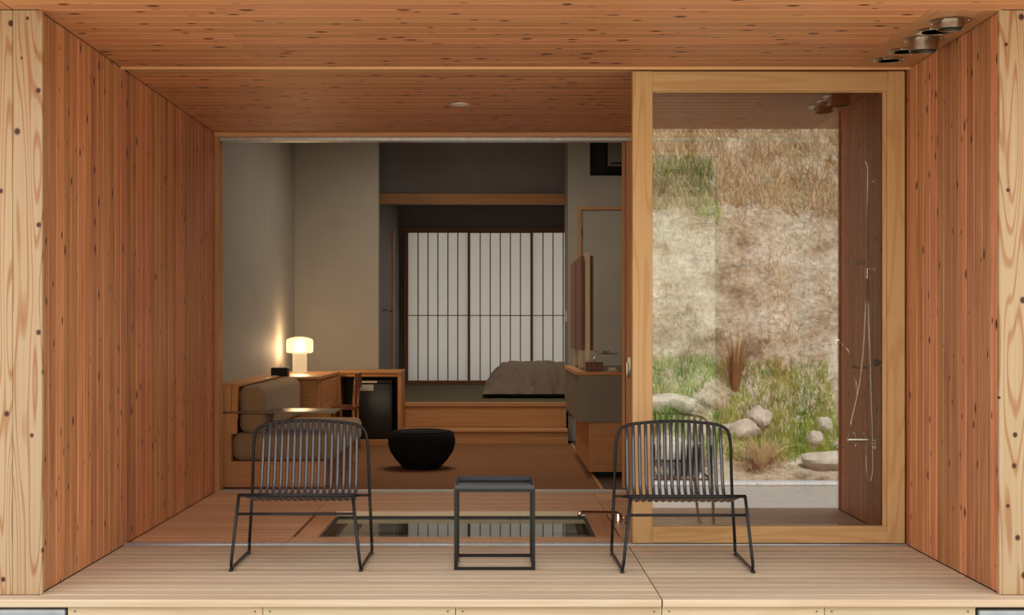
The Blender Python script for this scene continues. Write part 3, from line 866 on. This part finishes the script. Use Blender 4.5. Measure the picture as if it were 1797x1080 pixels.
# cabinet beyond the sofa
cb = empty('corner_cabinet', (-1.8, 12.6, 0))
tag(cb, 'low timber corner cabinet carrying the lit lamp', 'cabinet')
CZ = 0.745
board('body', -2.078, -1.56, 11.99, 13.38, 0.05, CZ - 0.03, M['furn_x'], cb, c=0.002, axis=0)
board('top', -2.079, -1.54, 11.84, 13.40, CZ - 0.024, CZ, M['furn_x'], cb, c=0.003, axis=0)
board('side_panel', -2.07, -1.585, 11.93, 11.985, 0.0, CZ - 0.03, M['furn_x'], cb, c=0.002, axis=0)
for (z0, z1) in ((0.50, 0.695), (0.29, 0.495), (0.06, 0.285)):
    for (a, b) in ((12.05, 12.70), (12.705, 13.36)):
        dw = board('drawer', -1.559, -1.545, a, b, z0, z1, M['furn_y'], cb, c=0.002, axis=1)
board('plinth', -2.07, -1.60, 12.05, 13.36, 0.0, 0.05, M['cavity'], cb)
# desk with fridge bay
dk = empty('desk', (-1.2, 13.7, 0))
tag(dk, 'built-in timber desk with a dark bay for the fridge', 'desk')
DKX0, DKX1, DKY = -1.572, -0.935, 13.45
board('top', DKX0 + 0.002, DKX1 + 0.006, DKY - 0.012, 13.998, 0.722, 0.748, M['furn_x'], dk, c=0.003, axis=0)
board('apron', DKX0 + 0.03, DKX1 - 0.035, DKY + 0.002, DKY + 0.022, 0.688, 0.7215, M['furn_x'], dk, c=0.001, axis=0)
board('side_panel', DKX1 - 0.034, DKX1, DKY, 13.998, 0.0, 0.7215, M['furn_z'], dk, c=0.002, axis=2)
board('side_panel', DKX0 + 0.03 - 0.032, DKX0 + 0.029, DKY, 13.998, 0.0, 0.7215, M['furn_z'], dk, c=0.002, axis=2)
board('base_board', DKX0 + 0.03, DKX1 - 0.035, DKY + 0.002, 13.998, 0.0, 0.058, M['furn_x'], dk, c=0.002, axis=0)
board('bay_back', DKX0 + 0.03, DKX1 - 0.035, 13.97, 13.998, 0.058, 0.7215, M['black'], dk)
board('bay_lining', DKX1 - 0.042, DKX1 - 0.0345, DKY + 0.03, 13.97, 0.058, 0.7215, M['black'], dk, c=0.0)
fr = empty('mini_fridge', (-1.22, 13.7, 0.058))
tag(fr, 'black mini fridge inside the desk bay', 'fridge')
box('body', -1.44, -1.03, 13.53, 13.95, 0.062, 0.655, M['black'], fr, bev=0.004)
box('fridge_door', -1.44, -1.045, 13.50, 13.528, 0.075, 0.615, M['fridge'], fr, bev=0.004)
box('control_strip', -1.44, -1.045, 13.505, 13.528, 0.619, 0.65, M['black'], fr, bev=0.003)
box('badge', -1.375, -1.18, 13.500, 13.504, 0.625, 0.644, M['white_plastic'], fr)
box('info_label', -1.365, -1.215, 13.497, 13.4995, 0.545, 0.608, M['paper_white'], fr)
# desk chair, back seen edge on
dc = empty('desk_chair', (-1.5, 12.95, 0))
tag(dc, 'small dark timber chair at the corner cabinet drawers', 'chair')
WZ = M['walnut']
board('seat', -1.54, -1.32, 12.72, 13.12, 0.40, 0.43, WZ, dc, c=0.006)
for lx, ly in ((-1.53, 12.74), (-1.53, 13.10)):
    tube('leg', [(lx, ly, 0.0), (lx + 0.01, ly, 0.40)], 0.015, WZ, dc, n=10)
for ly in (12.735, 13.105):
    tube('back_post', fillet([(-1.315, ly, 0.0), (-1.345, ly, 0.42), (-1.31, ly, 0.72)], 0.15), [0.014] * 9, M['furn_z'], dc, n=10)
board('back_panel', -1.318, -1.298, 12.70, 13.14, 0.60, 0.745, WZ, dc, c=0.006)
# lamp
lp = empty('table_lamp', (0, 0, 0))
LX, LY = px(526, 650, 13.0)[0], 13.0
lp.location = (LX, LY, CZ)
tag(lp, 'lit milk glass mushroom lamp on the corner cabinet', 'lamp')
lathe('lamp_base', [(0, 0), (0.068, 0), (0.069, 0.004), (0.069, 0.178), (0.075, 0.184)], M['lamp_stem'], lp, (LX, LY, CZ + 0.001), n=36)
lathe('lamp_shade', [(0.075, 0.184), (0.113, 0.188), (0.127, 0.198), (0.130, 0.216), (0.130, 0.302), (0.122, 0.322), (0.086, 0.336), (0.04, 0.344), (0, 0.346)], M['lamp'], lp, (LX, LY, CZ + 0.001), n=36)
ld = bpy.data.lights.new('lamp_bulb', 'POINT'); ld.energy = 12.0; ld.color = (1.0, 0.66, 0.34); ld.shadow_soft_size = 0.05
lo = bpy.data.objects.new('lamp_bulb', ld); link(lo); lo.parent = lp; lo.location = (0, 0, 0.24)
# small speaker
sp = empty('small_speaker', (-1.93, 11.9, 0.757))
tag(sp, 'small black box speaker on the ledge behind the sofa', 'speaker')
x0, z0 = px(476, 660, 11.9); x1, z1 = px(505, 646, 11.9)
box('case', x0, x1, 11.88, 12.0, CZ + 0.001, CZ + 0.078, M['black'], sp, bev=0.004)
box('grille', x0 + 0.006, x1 - 0.006, 11.877, 11.8805, CZ + 0.006, CZ + 0.072, M['rubber'], sp)
tube('aerial', [((x0 + x1) / 2, 11.95, CZ + 0.078), ((x0 + x1) / 2, 11.95, CZ + 0.098)], 0.002, M['black'], sp, n=6)

# pouf
pfx = px(740, 0, 11.27)[0]
po = empty('pouf', (pfx, 11.27, 0))
tag(po, 'black felt bowl shaped pouf on the carpet', 'pouf')
lathe('body', [(0, 0.0), (0.145, 0.0), (0.155, 0.006), (0.215, 0.07), (0.262, 0.14), (0.28, 0.20), (0.281, 0.245), (0.272, 0.285), (0.262, 0.298), (0.25, 0.303)], M['pouf'], po, (pfx, 11.27, 0.001), n=48)
lathe('top', [(0.25, 0.303), (0.245, 0.312), (0.18, 0.32), (0.0, 0.324)], M['pouf'], po, (pfx, 11.27, 0.001), n=48)
tube('seam', [(pfx + 0.255 * math.cos(a * math.pi / 24), 11.27 + 0.255 * math.sin(a * math.pi / 24), 0.303) for a in range(48)], 0.005, M['pouf'], po, n=6, closed=True)

# bed
bd = empty('futon_bed', (0.8, 15.8, 0.404))
tag(bd, 'low bed with a plump brown grey duvet on the tatami', 'bed')
box('mattress', -0.02, 1.95, 14.86, 16.9, 0.405, 0.50, M['black'], bd, bev=0.02)
def duvet():
    nx, ny = 130, 120
    X0, X1, Yb0, Yb1 = -0.13, 2.02, 14.74, 17.0
    vs, fs = [], []
    from mathutils import noise
    mathnoise = lambda a, b, c: noise.noise(Vector((a, b, c))) * 1.6
    for j in range(ny + 1):
        for i in range(nx + 1):
            u, v = i / nx, j / ny
            x, y = X0 + u * (X1 - X0), Yb0 + v * (Yb1 - Yb0)
            eu = min(u, 1 - u) * (X1 - X0); ev = min(v, 1 - v) * (Yb1 - Yb0)
            du = 1 - (1 - min(eu / 0.42, 1)) ** 2.6
            dv = 1 - (1 - min(ev / 0.62, 1)) ** 2.3
            h = (du * dv) ** 0.85
            # radial creases along the hem, broad folds over the top
            hem = max(0, 1 - ev / 0.35) * 0.5 + max(0, 1 - eu / 0.3) * 0.5
            s = x if ev < eu else y
            w1 = noise.noise(Vector((x * 9 + y * 3.0, y * 2.2 - x, 1.3)))
            w2 = noise.noise(Vector((x * 2.6, y * 2.2, 4.0)))
            w3 = math.sin(x * 21 + y * 9 + 3 * w2) * (0.5 + 0.5 * w1)
            z = 0.452 + 0.318 * h + 0.05 * w2 * h + h * (1 - h) * (0.16 * w1 + 0.09 * w3) + 0.014 * w1 * h + 0.012 * w3 * h
            rg = (1 - abs(mathnoise(x * 4.5 + y * 2.5, y * 1.4 - x * 0.8, 8.1))) ** 7 + 0.7 * (1 - abs(mathnoise(x * 7 - y * 3, y * 2.0 + x, 2.7))) ** 8
            z -= 0.055 * rg * min(1, h * 3) * (1 - 0.55 * h)
            yy = y + (1 - h) * 0.02 * math.sin(x * 30 + 2 * w1)
            vs.append((x, yy, max(z, 0.43)))
    for j in range(ny):
        for i in range(nx):
            a = j * (nx + 1) + i
            fs.append((a, a + 1, a + nx + 2, a + nx + 1))
    me = mk('duvet', vs, fs, True)
    return me
mesh_obj('duvet', duvet(), M['duvet'], bd)

# ------------------------------------------------------------------ washstand
ws = empty('washstand', (1.0, 11.5, 0))
tag(ws, 'washstand with olive grey cabinet on a timber base', 'washstand')
WY0, WY1 = 10.62, 12.45
board('counter', 0.645, 1.42, WY0 - 0.01, WY1, 0.80, 0.828, M['furn_x'], ws, c=0.003, axis=0)
board('counter_inlay', 0.72, 1.40, WY0 + 0.04, WY1 - 0.03, 0.8282, 0.830, M['slate'], ws, c=0.0)
box('cabinet_body', 0.66, 1.40, WY0, WY1 - 0.01, 0.43, 0.799, M['olive_laminate'], ws, bev=0.002, seg=1)
board('base', 0.748, 1.38, WY0 + 0.06, WY1 - 0.03, 0.03, 0.429, M['furn_x'], ws, c=0.002, axis=0)
board('plinth', 0.80, 1.36, WY0 + 0.12, WY1 - 0.08, -0.006, 0.03, M['cavity'], ws)
mr = empty('vanity_mirror', (0.74, 11.4, 0.83))
tag(mr, 'twin wood backed mirror panels on pale posts over the washstand', 'mirror')
pxx = px(1031, 0, 10.82)[0]
board('post', pxx - 0.02, pxx + 0.02, 10.80, 10.86, 0.831, 1.782, M['pale_wood'], mr, c=0.002, axis=2)
for yy in (11.55, 12.2):
    board('post', pxx - 0.022, pxx + 0.018, yy, yy + 0.05, 0.831, 1.70, M['pale_wood'], mr, c=0.002, axis=2)
for (a, b, zz) in ((10.84, 11.50, 1.757), (11.60, 12.34, 1.757)):
    pn = board('back_panel', pxx - 0.050, pxx - 0.024, a, b, 0.995, zz, M['walnut'], mr, c=0.002, axis=2)
    pn = board('front_panel', pxx + 0.024, pxx + 0.048, a, b, 0.995, zz, M['walnut'], mr, c=0.002, axis=2)
    box('mirror_glass', pxx + 0.0481, pxx + 0.0491, a + 0.02, b - 0.02, 1.0, zz - 0.01, M['mirror'], pn)
# faucet, tissue box, soap dish
ft = empty('washbasin_tap', (0.95, 11.2, 0.83))
tag(ft, 'slim chrome basin tap on the washstand', 'tap')
fx, fz = px(1043, 630, 11.2)
tube('spout', fillet([(fx, 11.2, 0.83), (fx, 11.2, fz + 0.02), (fx + 0.02, 11.2, fz + 0.045), (px(1084, 0, 11.2)[0], 11.2, fz + 0.045)], 0.02), 0.0075, M['chrome'], ft, n=10)
tube('lever', [(px(1041, 0, 11.2)[0], 11.2, fz + 0.062), (px(1070, 0, 11.2)[0], 11.2, fz + 0.062)], 0.005, M['chrome'], ft, n=8)
lathe('escutcheon', [(0, 0), (0.024, 0), (0.022, 0.008), (0, 0.008)], M['chrome'], ft, (fx, 11.2, 0.8305), n=16)
tx0 = px(1028, 0, 10.68)[0]; tx1 = px(1058, 0, 10.68)[0]
tbx = empty('tissue_box', ((tx0 + tx1) / 2, 10.72, 0.829))
tag(tbx, 'small dark red timber box on the washstand corner', 'box')
board('body', tx0, tx1, 10.65, 10.78, 0.831, 0.895, M['walnut'], tbx, c=0.002, axis=0)
board('lid', tx0 - 0.001, tx1 + 0.001, 10.649, 10.781, 0.8955, 0.903, M['walnut'], tbx, c=0.002, axis=0)
sx0 = px(1064, 0, 10.68)[0]; sx1 = px(1084, 0, 10.68)[0]
sd = empty('soap_dish', ((sx0 + sx1) / 2, 10.7, 0.829))
tag(sd, 'flat pale dish holding a cream soap bar', 'soap dish')
box('dish', sx0, sx1, 10.65, 10.73, 0.831, 0.843, M['stone'], sd, bev=0.003)
box('soap', sx0 + 0.018, sx1 - 0.014, 10.665, 10.715, 0.8435, 0.860, M['soap'], sd, bev=0.006)

# cooler in the niche
ac = empty('air_conditioner', (1.5, 14.2, 2.78))
tag(ac, 'wall air conditioner in the dark niche under the ceiling', 'air conditioner')
box('case', 1.19, 1.98, 14.16, 14.44, 2.88, 3.20, M['olive_laminate'], ac, bev=0.012)
box('air_flap', 1.22, 1.95, 14.152, 14.16, 2.90, 2.925, M['black'], ac)
# switch plate, hooks, sensor
xx = px(993, 0, 14.3)[0]
sw = empty('switch_plate', (0.765, 14.35, 1.3))
tag(sw, 'pale switch plate on the plaster wall end by the bedroom', 'switch')
box('plate', 0.758, 0.7648, 14.25, 14.36, 1.24, 1.36, M['white_plastic'], sw)
box('rocker', 0.755, 0.758, 14.28, 14.33, 1.26, 1.34, M['white_plastic'], sw)
for hx in (671, 682):
    yy = 1.30 * F_PX / (868 - hx)
    hk = empty('coat_hook', (-1.30, yy, 1.38))
    tag(hk, 'small dark coat hook on the bedroom wall, ' + ('nearer the plaster wall edge' if hx == 671 else 'nearer the timber casing'), 'hook', 'coat hooks on the bedroom wall')
    tube('peg', [(-1.30, yy, 1.38), (-1.262, yy, 1.386)], 0.006, M['bronze'], hk, n=8)
    lathe('knob', [(0, 0), (0.014, 0), (0.016, 0.008), (0.01, 0.014), (0, 0.014)], M['bronze'], hk, (-1.264, yy, 1.386), n=12, axis='X')
sx_, sz_ = px(830, 287, 14.99)
sn = empty('sprinkler', (sx_, 14.99, sz_))
tag(sn, 'tiny sensor on the dark wall above the timber beam', 'sensor')
lathe('disc', [(0, 0), (0.018, 0), (0.018, 0.004), (0.012, 0.008), (0, 0.008)], M['bronze'], sn, (sx_, 14.99, sz_), n=16, axis='Y')
lathe('tip', [(0, -0.02), (0.006, -0.02), (0.006, 0.0)], M['steel'], sn, (sx_, 14.99, sz_), n=10, axis='Y')

# ------------------------------------------------------------------ ceiling fittings of the porch
dl = empty('downlight', (-0.213, 8.386, ZC))
tag(dl, 'round white recessed downlight in the porch ceiling', 'downlight')
lathe('ring', [(0.040, 0.0), (0.040, -0.004), (0.056, -0.004), (0.057, 0.0)], M['white_plastic'], dl, (-0.213, 8.386, ZC), n=32, cap=False)
lathe('reflector', [(0.040, -0.003), (0.034, -0.001), (0.0, -0.0005)], M['white_plastic'], dl, (-0.213, 8.386, ZC), n=32)
vents = [(2.07, 6.11, 0.096, 0.060, 0.040, 'short stainless collar vent on the cedar panel, furthest from the glass door'),
         (2.07, 6.31, 0.090, 0.068, 0.010, 'flat round steel vent ring between the two collared vents'),
         (2.07, 6.49, 0.094, 0.068, 0.062, 'deep stainless collar vent, second from the porch front'),
         (2.07, 6.76, 0.090, 0.066, 0.010, 'flat round steel vent ring beyond the deep collar vent'),
         (2.05, 6.99, 0.084, 0.058, 0.010, 'flat round steel vent ring closest to the sliding glass door')]
for (x, y, rf_, rc, h, lb) in vents:
    ve = empty('ceiling_vent', (x, y, ZC))
    tag(ve, lb, 'vent', 'round steel vents in the porch ceiling')
    lathe('flange', [(rc - 0.002, -0.003), (rc, -0.007), (rf_ - 0.006, -0.007), (rf_, -0.003)], M['steel'], ve, (x, y, ZC), n=40, cap=False)
    lathe('collar', [(rc, -0.004), (rc, -h + 0.004), (rc - 0.003, -h), (rc - 0.006, -h + 0.003), (rc - 0.006, -0.004)], M['steel'], ve, (x, y, ZC), n=40, cap=False)
    lathe('throat', [(rc - 0.006, -0.0045), (0.0, -0.0045)], M['cavity'] if h > 0.03 else M['vent_dark'], ve, (x, y, ZC), n=40)
    for k in range(4):
        a = math.pi / 4 + k * math.pi / 2 + 0.2
        rr = (rf_ + rc) / 2 + 0.005
        lathe('screw', [(0.0, -0.010), (0.0035, -0.009), (0.004, -0.006)], M['white_plastic'], ve, (x + rr * math.cos(a), y + rr * math.sin(a), ZC), n=8)

# ------------------------------------------------------------------ shower behind the glass
sh = empty('shower_set', (2.2, 7.9, 0.3))
tag(sh, 'chrome rain shower with riser, mixer and hanging hoses behind glass', 'shower')
SYs = 7.86
sxr = px(1523, 0, SYs)[0]
def S(x, y, Y=SYs):
    a, b = px(x, y, Y)
    return (a, Y, b)
CH = M['chrome']
tube('riser', fillet([S(1522, 487), S(1523, 279), S(1418, 280), S(1415, 303)], 0.06), 0.008, CH, sh, n=10)
c = S(1406, 308)
lathe('rain_head', [(0, 0.012), (0.02, 0.012), (0.075, 0.006), (0.078, -0.002), (0, -0.002)], CH, sh, c, n=32)
lathe('head_joint', [(0, 0.0), (0.010, 0.0), (0.012, 0.02), (0.008, 0.03), (0, 0.03)], CH, sh, (c[0] + 0.026, c[1], c[2] + 0.008), n=14)
for yy in (319, 472):
    c = S(1523, yy)
    tube('wall_bracket', [c, (XR - 0.002, SYs - 0.02, c[2])], 0.007, CH, sh, n=8)
    lathe('rose', [(0, 0), (0.018, 0), (0.018, 0.006), (0, 0.008)], CH, sh, (XR - 0.008, SYs - 0.02, c[2]), n=16, axis='X')
lathe('diverter', [(0, -0.03), (0.013, -0.03), (0.015, 0.0), (0.012, 0.03), (0, 0.03)], CH, sh, S(1522, 480), n=14)
tube('diverter_lever', [S(1524, 482), S(1530, 489)], 0.005, CH, sh, n=8)
tube('hose', [S(*q) for q in ((1521, 490), (1519, 545), (1515, 620), (1509, 672), (1502, 705), (1494, 740), (1489, 765))], 0.0065, CH, sh, n=8)
tube('hose', fillet([S(*q) for q in ((1524, 490), (1525, 560), (1528, 660), (1531, 760), (1532, 825), (1528, 848), (1523, 843), (1520, 820), (1521, 782))], 0.04), 0.0065, CH, sh, n=8)
hh = empty('hand_shower', (0, 0, 0)); hh.location = S(1487, 620); hh.parent = sh
hh.location = Vector(S(1487, 620)) - Vector(sh.location)
tube('handle', [S(1499, 643), S(1490, 617), S(1478, 603)], 0.009, CH, hh, n=10)
lathe('spray_head', [(0, -0.012), (0.022, -0.012), (0.026, 0.0), (0.016, 0.014), (0, 0.016)], CH, hh, S(1471, 597), n=18, axis='X')
tube('holder', [S(1498, 645), (XR - 0.001, SYs + 0.18, S(1498, 648)[2])], 0.008, M['black'], sh, n=8)
tube('hand_hose', [S(*q) for q in ((1499, 650), (1503, 675), (1502, 705))], 0.0055, CH, sh, n=8)
mx_ = S(1519, 772)
lathe('mixer_body', [(0, -0.075), (0.016, -0.075), (0.02, -0.06), (0.02, 0.03), (0.024, 0.04), (0.024, 0.055), (0, 0.055)], CH, sh, (mx_[0] - 0.03, SYs, mx_[2]), n=16, axis='X')
tube('mixer_arm', [S(1520, 776), (XR - 0.004, SYs - 0.03, S(1536, 780)[2])], 0.012, CH, sh, n=10)
lathe('rose', [(0, 0), (0.03, 0), (0.028, 0.008), (0, 0.010)], CH, sh, (XR - 0.010, SYs - 0.03, S(1536, 780)[2]), n=18, axis='X')
for q in ((1503, 764), (1520, 764)):
    a = S(*q)
    tube('mixer_handle', [(a[0], SYs, a[2] - 0.01), (a[0] - 0.02, SYs - 0.01, a[2] + 0.02)], 0.007, CH, sh, n=8)
tube('bath_spout', fillet([S(1502, 778), S(1501, 786), S(1470, 784), S(1468, 788)], 0.015), 0.0075, CH, sh, n=10)
# small soap holder on the board wall
sb = empty('soap_holder', (2.2, 8.05, 1.55))
tag(sb, 'small dark soap holder on the cedar boards by the shower riser', 'holder')
c = S(1505, 460, 8.05)
box('cup', c[0] - 0.03, c[0] + 0.03, 8.02, 8.09, c[2] - 0.018, c[2] + 0.018, M['bronze'], sb, bev=0.006)
tube('bracket', [(c[0] + 0.03, 8.055, c[2]), (XR - 0.001, 8.055, c[2])], 0.008, M['bronze'], sb, n=8)

# ------------------------------------------------------------------ equipment boxes under the deck
def galv_box(x0, x1, ztop, label):
    e = empty('equipment_box', ((x0 + x1) / 2, 6.1, -0.75))
    tag(e, label, 'metal box', 'equipment boxes under the deck')
    box('body', x0 + 0.02, x1 - 0.02, 5.86, 6.4, -0.75, ztop - 0.03, M['galv'], e, bev=0.006)
    box('lid', x0, x1, 5.83, 6.44, ztop - 0.03, ztop, M['galv'], e, bev=0.008)
galv_box(-2.62, -1.862, -0.048, 'grey metal box under the deck on the sofa side')
galv_box(2.10, 2.95, -0.052, 'grey metal box under the deck on the shower side')

# ------------------------------------------------------------------ the ground and the slope facing the house
GZ = -0.75
g = box('ground', -30, 30, -1.80, 5.9, GZ - 0.1, GZ, M['gravel'])
tag(g, 'grey gravel strip in front of the deck', 'ground', kind='structure')
g = box('ground.001', -30, 30, 5.9, 60, GZ - 0.1, GZ, M['gravel'])
tag(g, 'gravel ground around and behind the house', 'ground', kind='structure')
cbp = empty('curb', (3, -1.9, GZ))
tag(cbp, 'pale concrete curb along the foot of the slope', 'curb')
for i in range(18):
    board('curb_stone', -4 + i * 0.8, -4 + (i + 1) * 0.8 - 0.008, -1.93, -1.80, GZ, GZ + 0.035, M['curb'], cbp, c=0.012, axis=0)
from mathutils import noise as mnoise
prof_y = [-1.98, -2.5, -3.2, -3.7, -6.0, -7.0, -9.0, -14.0, -40.0]
prof_z = [-0.70, -0.50, -0.10, 0.28, 3.15, 4.25, 5.6, 6.2, 6.6]
def slope_z(x, y):
    z = float(np.interp(-y, [-v for v in prof_y], prof_z))
    amp = 0.0 if y > -2.05 else min(1, (-2.05 - y) / 0.8)
    z += amp * (0.22 * mnoise.noise(Vector((x * 0.5, y * 0.5, 0))) + 0.10 * mnoise.noise(Vector((x * 1.7, y * 1.7, 2))) + 0.045 * mnoise.noise(Vector((x * 5, y * 5, 5))))
    return z
xs = np.concatenate([np.linspace(-30, -2.2, 24), np.linspace(-2, 9, 150), np.linspace(9.3, 30, 20)])
ys = np.concatenate([np.linspace(-1.98, -9, 110), np.linspace(-9.5, -40, 16)])
vs = [(x, y, slope_z(x, y)) for y in ys for x in xs]
nx = len(xs)
fs = [(j * nx + i, (j + 1) * nx + i, (j + 1) * nx + i + 1, j * nx + i + 1) for j in range(len(ys) - 1) for i in range(nx - 1)]
sl = mesh_obj('terrain', mk('terrain', vs, fs, True), M['soil'])
tag(sl, 'pale bare earth slope mirrored in the glass door', 'slope', kind='structure')

def blades(name, n, xr, yfun, hr, wr_, lean, mat, label, cat, filt=None, droop=0.0):
    V, Fc = [], []
    k = 0
    while k < n:
        x = RNG.uniform(*xr); y = yfun()
        if filt is not None and not filt(x, y): 
            k += 0.2
            continue
        z = slope_z(x, y)
        h = RNG.uniform(*hr); w = RNG.uniform(*wr_)
        a = RNG.uniform(0, 2 * math.pi); l = RNG.uniform(*lean)
        d = (math.cos(a) * l, math.sin(a) * l)
        b = RNG.uniform(0, math.pi)
        wx, wy = math.cos(b) * w, math.sin(b) * w
        i0 = len(V)
        V += [(x - wx, y - wy, z - 0.02), (x + wx, y + wy, z - 0.02),
              (x + d[0] * h * 0.45 + wx * 0.7, y + d[1] * h * 0.45 + wy * 0.7, z + h * 0.6), (x + d[0] * h * 0.45 - wx * 0.7, y + d[1] * h * 0.45 - wy * 0.7, z + h * 0.6),
              (x + d[0] * h, y + d[1] * h, z + h * (1 - droop * l))]
        Fc += [(i0, i0 + 1, i0 + 2, i0 + 3), (i0 + 3, i0 + 2, i0 + 4)]
        k += 1
    o = mesh_obj(name, mk(name, V, Fc), mat)
    tag(o, label, cat, kind='stuff')
    return o
blades('dry_grass', 15000, (-1, 9), lambda: -5.85 - 3.2 * RNG.random() ** 1.3, (0.18, 0.55), (0.004, 0.009), (0.2, 1.3), M['dry'], 'tangled dry straw grass along the top of the slope', 'grass', droop=0.4)
blades('green_grass', 16000, (-1, 9), lambda: -2.5 - 1.5 * RNG.random(), (0.06, 0.22), (0.004, 0.008), (0.1, 0.8), M['green'], 'fresh green grass at the foot of the slope', 'grass', droop=0.3,
       filt=lambda x, y: mnoise.noise(Vector((x * 0.9, y * 0.9, 7))) > -0.22)
blades('green_grass', 3500, (-1, 9), lambda: -5.3 - 1.3 * RNG.random(), (0.10, 0.3), (0.004, 0.008), (0.1, 0.8), M['green'], 'green grass band among dry straw near the top of the slope', 'grass', droop=0.3,
       filt=lambda x, y: x < 3.4 and mnoise.noise(Vector((x * 0.8, y * 0.8, 3))) > -0.1)
blades('dry_grass', 7000, (-1, 9), lambda: -2.2 - 4.0 * RNG.random(), (0.05, 0.18), (0.003, 0.008), (0.3, 1.4), M['dry'], 'sparse dry stalks on the bare earth slope', 'grass', droop=0.4,
       filt=lambda x, y: mnoise.noise(Vector((x * 1.6, y * 1.6, 9))) > 0.02)
# ornamental grass tuft at the curb
def tuft(x, y, n, h, label, name='ornamental_grass', mat='dry', spread=(0.15, 1.1), cat='grass'):
    V, Fc = [], []
    z = slope_z(x, y)
    for _ in range(n):
        a = RNG.uniform(0, 2 * math.pi); l = RNG.uniform(*spread); hh_ = RNG.uniform(0.6, 1.0) * h
        w = 0.006
        dx, dy = math.cos(a), math.sin(a)
        i0 = len(V)
        for t in (0, 0.35, 0.7, 1.0):
            r = l * hh_ * t ** 1.5 + 0.04
            zz = z + hh_ * (t - 0.45 * l * t * t)
            ww = w * (1 - t * 0.85)
            V += [(x + dx * r - dy * ww, y + dy * r + dx * ww, zz), (x + dx * r + dy * ww, y + dy * r - dx * ww, zz)]
        for s in range(3):
            b = i0 + s * 2
            Fc.append((b, b + 1, b + 3, b + 2))
    o = mesh_obj(name, mk(name, V, Fc), M[mat])
    tag(o, label, cat, kind='stuff')
tuft(3.35, -2.35, 320, 0.55, 'arching tuft of dry ornamental grass at the curb')
tuft(2.55, -2.3, 200, 0.4, 'low tuft of dry grass beside the curb')

tuft(3.28, -3.75, 150, 1.0, 'dark rusty twiggy shrub on the lower slope', 'shrub', 'rusty', (0.05, 0.45), 'shrub')
# rocks
def rock(x, y, s, seed, label):
    me = bpy.data.meshes.new('rock')
    bm = bmesh.new()
    bmesh.ops.create_icosphere(bm, subdivisions=3, radius=1)
    for v in bm.verts:
        n1 = mnoise.noise(v.co * 1.1 + Vector((seed * 3.1, seed, 0)))
        n2 = mnoise.noise(v.co * 2.7 + Vector((seed, 0, seed * 2)))
        v.co *= 1 + 0.38 * n1 + 0.14 * n2
        v.co = Vector((v.co.x * s[0], v.co.y * s[1], v.co.z * s[2]))
    bm.to_mesh(me); bm.free()
    me.set_sharp_from_angle(angle=math.radians(30))
    o = mesh_obj('rock', me, M['rock'], None, (x, y, slope_z(x, y) + s[2] * 0.35))
    tag(o, label, 'rock', 'pale rocks in the grass at the foot of the slope')
def refl(pxx_, D):
    return (pxx_ - 868) * D / F_PX, 2 * 7.28 - D
for i, (ppx, D, s, lb) in enumerate([
    (1302, 17.6, (0.26, 0.18, 0.15), 'broad pale rock lying in the green grass below the shrub'),
    (1328, 17.9, (0.17, 0.17, 0.19), 'angular rock leaning behind the broad pale rock'),
    (1432, 17.5, (0.12, 0.12, 0.13), 'small pale rock in a cluster near the curb end'),
    (1448, 17.7, (0.11, 0.1, 0.16), 'upright small rock in the cluster near the curb end'),
    (1474, 17.3, (0.12, 0.11, 0.10), 'squat small rock in the cluster near the curb end'),
    (1455, 16.9, (0.34, 0.2, 0.16), 'large brown grey rock behind the curb'),
    (1175, 17.9, (0.34, 0.22, 0.13), 'long pale boulder half buried in the green grass'),
    (1170, 17.0, (0.36, 0.2, 0.22), 'pale boulder behind the curb mirrored through the chair back')]):
    x, y = refl(ppx, D)
    rock(x, y, s, i + 1, lb)

# ------------------------------------------------------------------ recessed downlights in the room ceiling; the bedroom one is added for brightness
def room_light(x, y, z, power, spot, label, col=(1.0, 0.86, 0.68)):
    e = empty('recessed_downlight', (x, y, z))
    tag(e, label, 'downlight', 'recessed downlights in the room ceilings')
    lathe('ring', [(0.040, 0.0), (0.040, -0.006), (0.056, -0.006), (0.057, 0.0)], M['white_plastic'], e, (x, y, z), n=24, cap=False)
    lathe('lens', [(0.040, -0.001), (0.0, -0.001)], M['lamp'], e, (x, y, z), n=24)
    d = bpy.data.lights.new('downlight_bulb', 'SPOT')
    d.energy = power; d.spot_size = math.radians(spot); d.spot_blend = 1.0; d.color = col; d.shadow_soft_size = 0.035
    o = bpy.data.objects.new('downlight_bulb', d); link(o); o.parent = e; o.location = (0, 0, -0.012)
rc = box('ceiling.002', -2.08, 2.33, 9.80, 15.0, 3.50, 3.60, M['ceiling_grey'])
tag(rc, 'grey plaster ceiling of the living room', 'ceiling', kind='structure')
room_light(-2.0, 11.6, 3.50, 3, 50, 'recessed downlight grazing the plaster wall above the sofa')
room_light(-0.8, 11.0, 3.50, 8, 168, 'recessed downlight in the room ceiling between sofa and pouf')
room_light(0.2, 11.3, 3.50, 32, 168, 'recessed downlight in the room ceiling above the carpet')
room_light(-0.5, 12.6, 3.50, 46, 168, 'recessed downlight in the room ceiling before the steps')
room_light(1.5, 12.2, 3.50, 14, 168, 'recessed downlight in the room ceiling above the washstand')
room_light(0.3, 16.2, 3.05, 24, 168, 'added unseen downlight brightening the bedroom above the bed')  # extra lamp put in to lift the dark bedroom
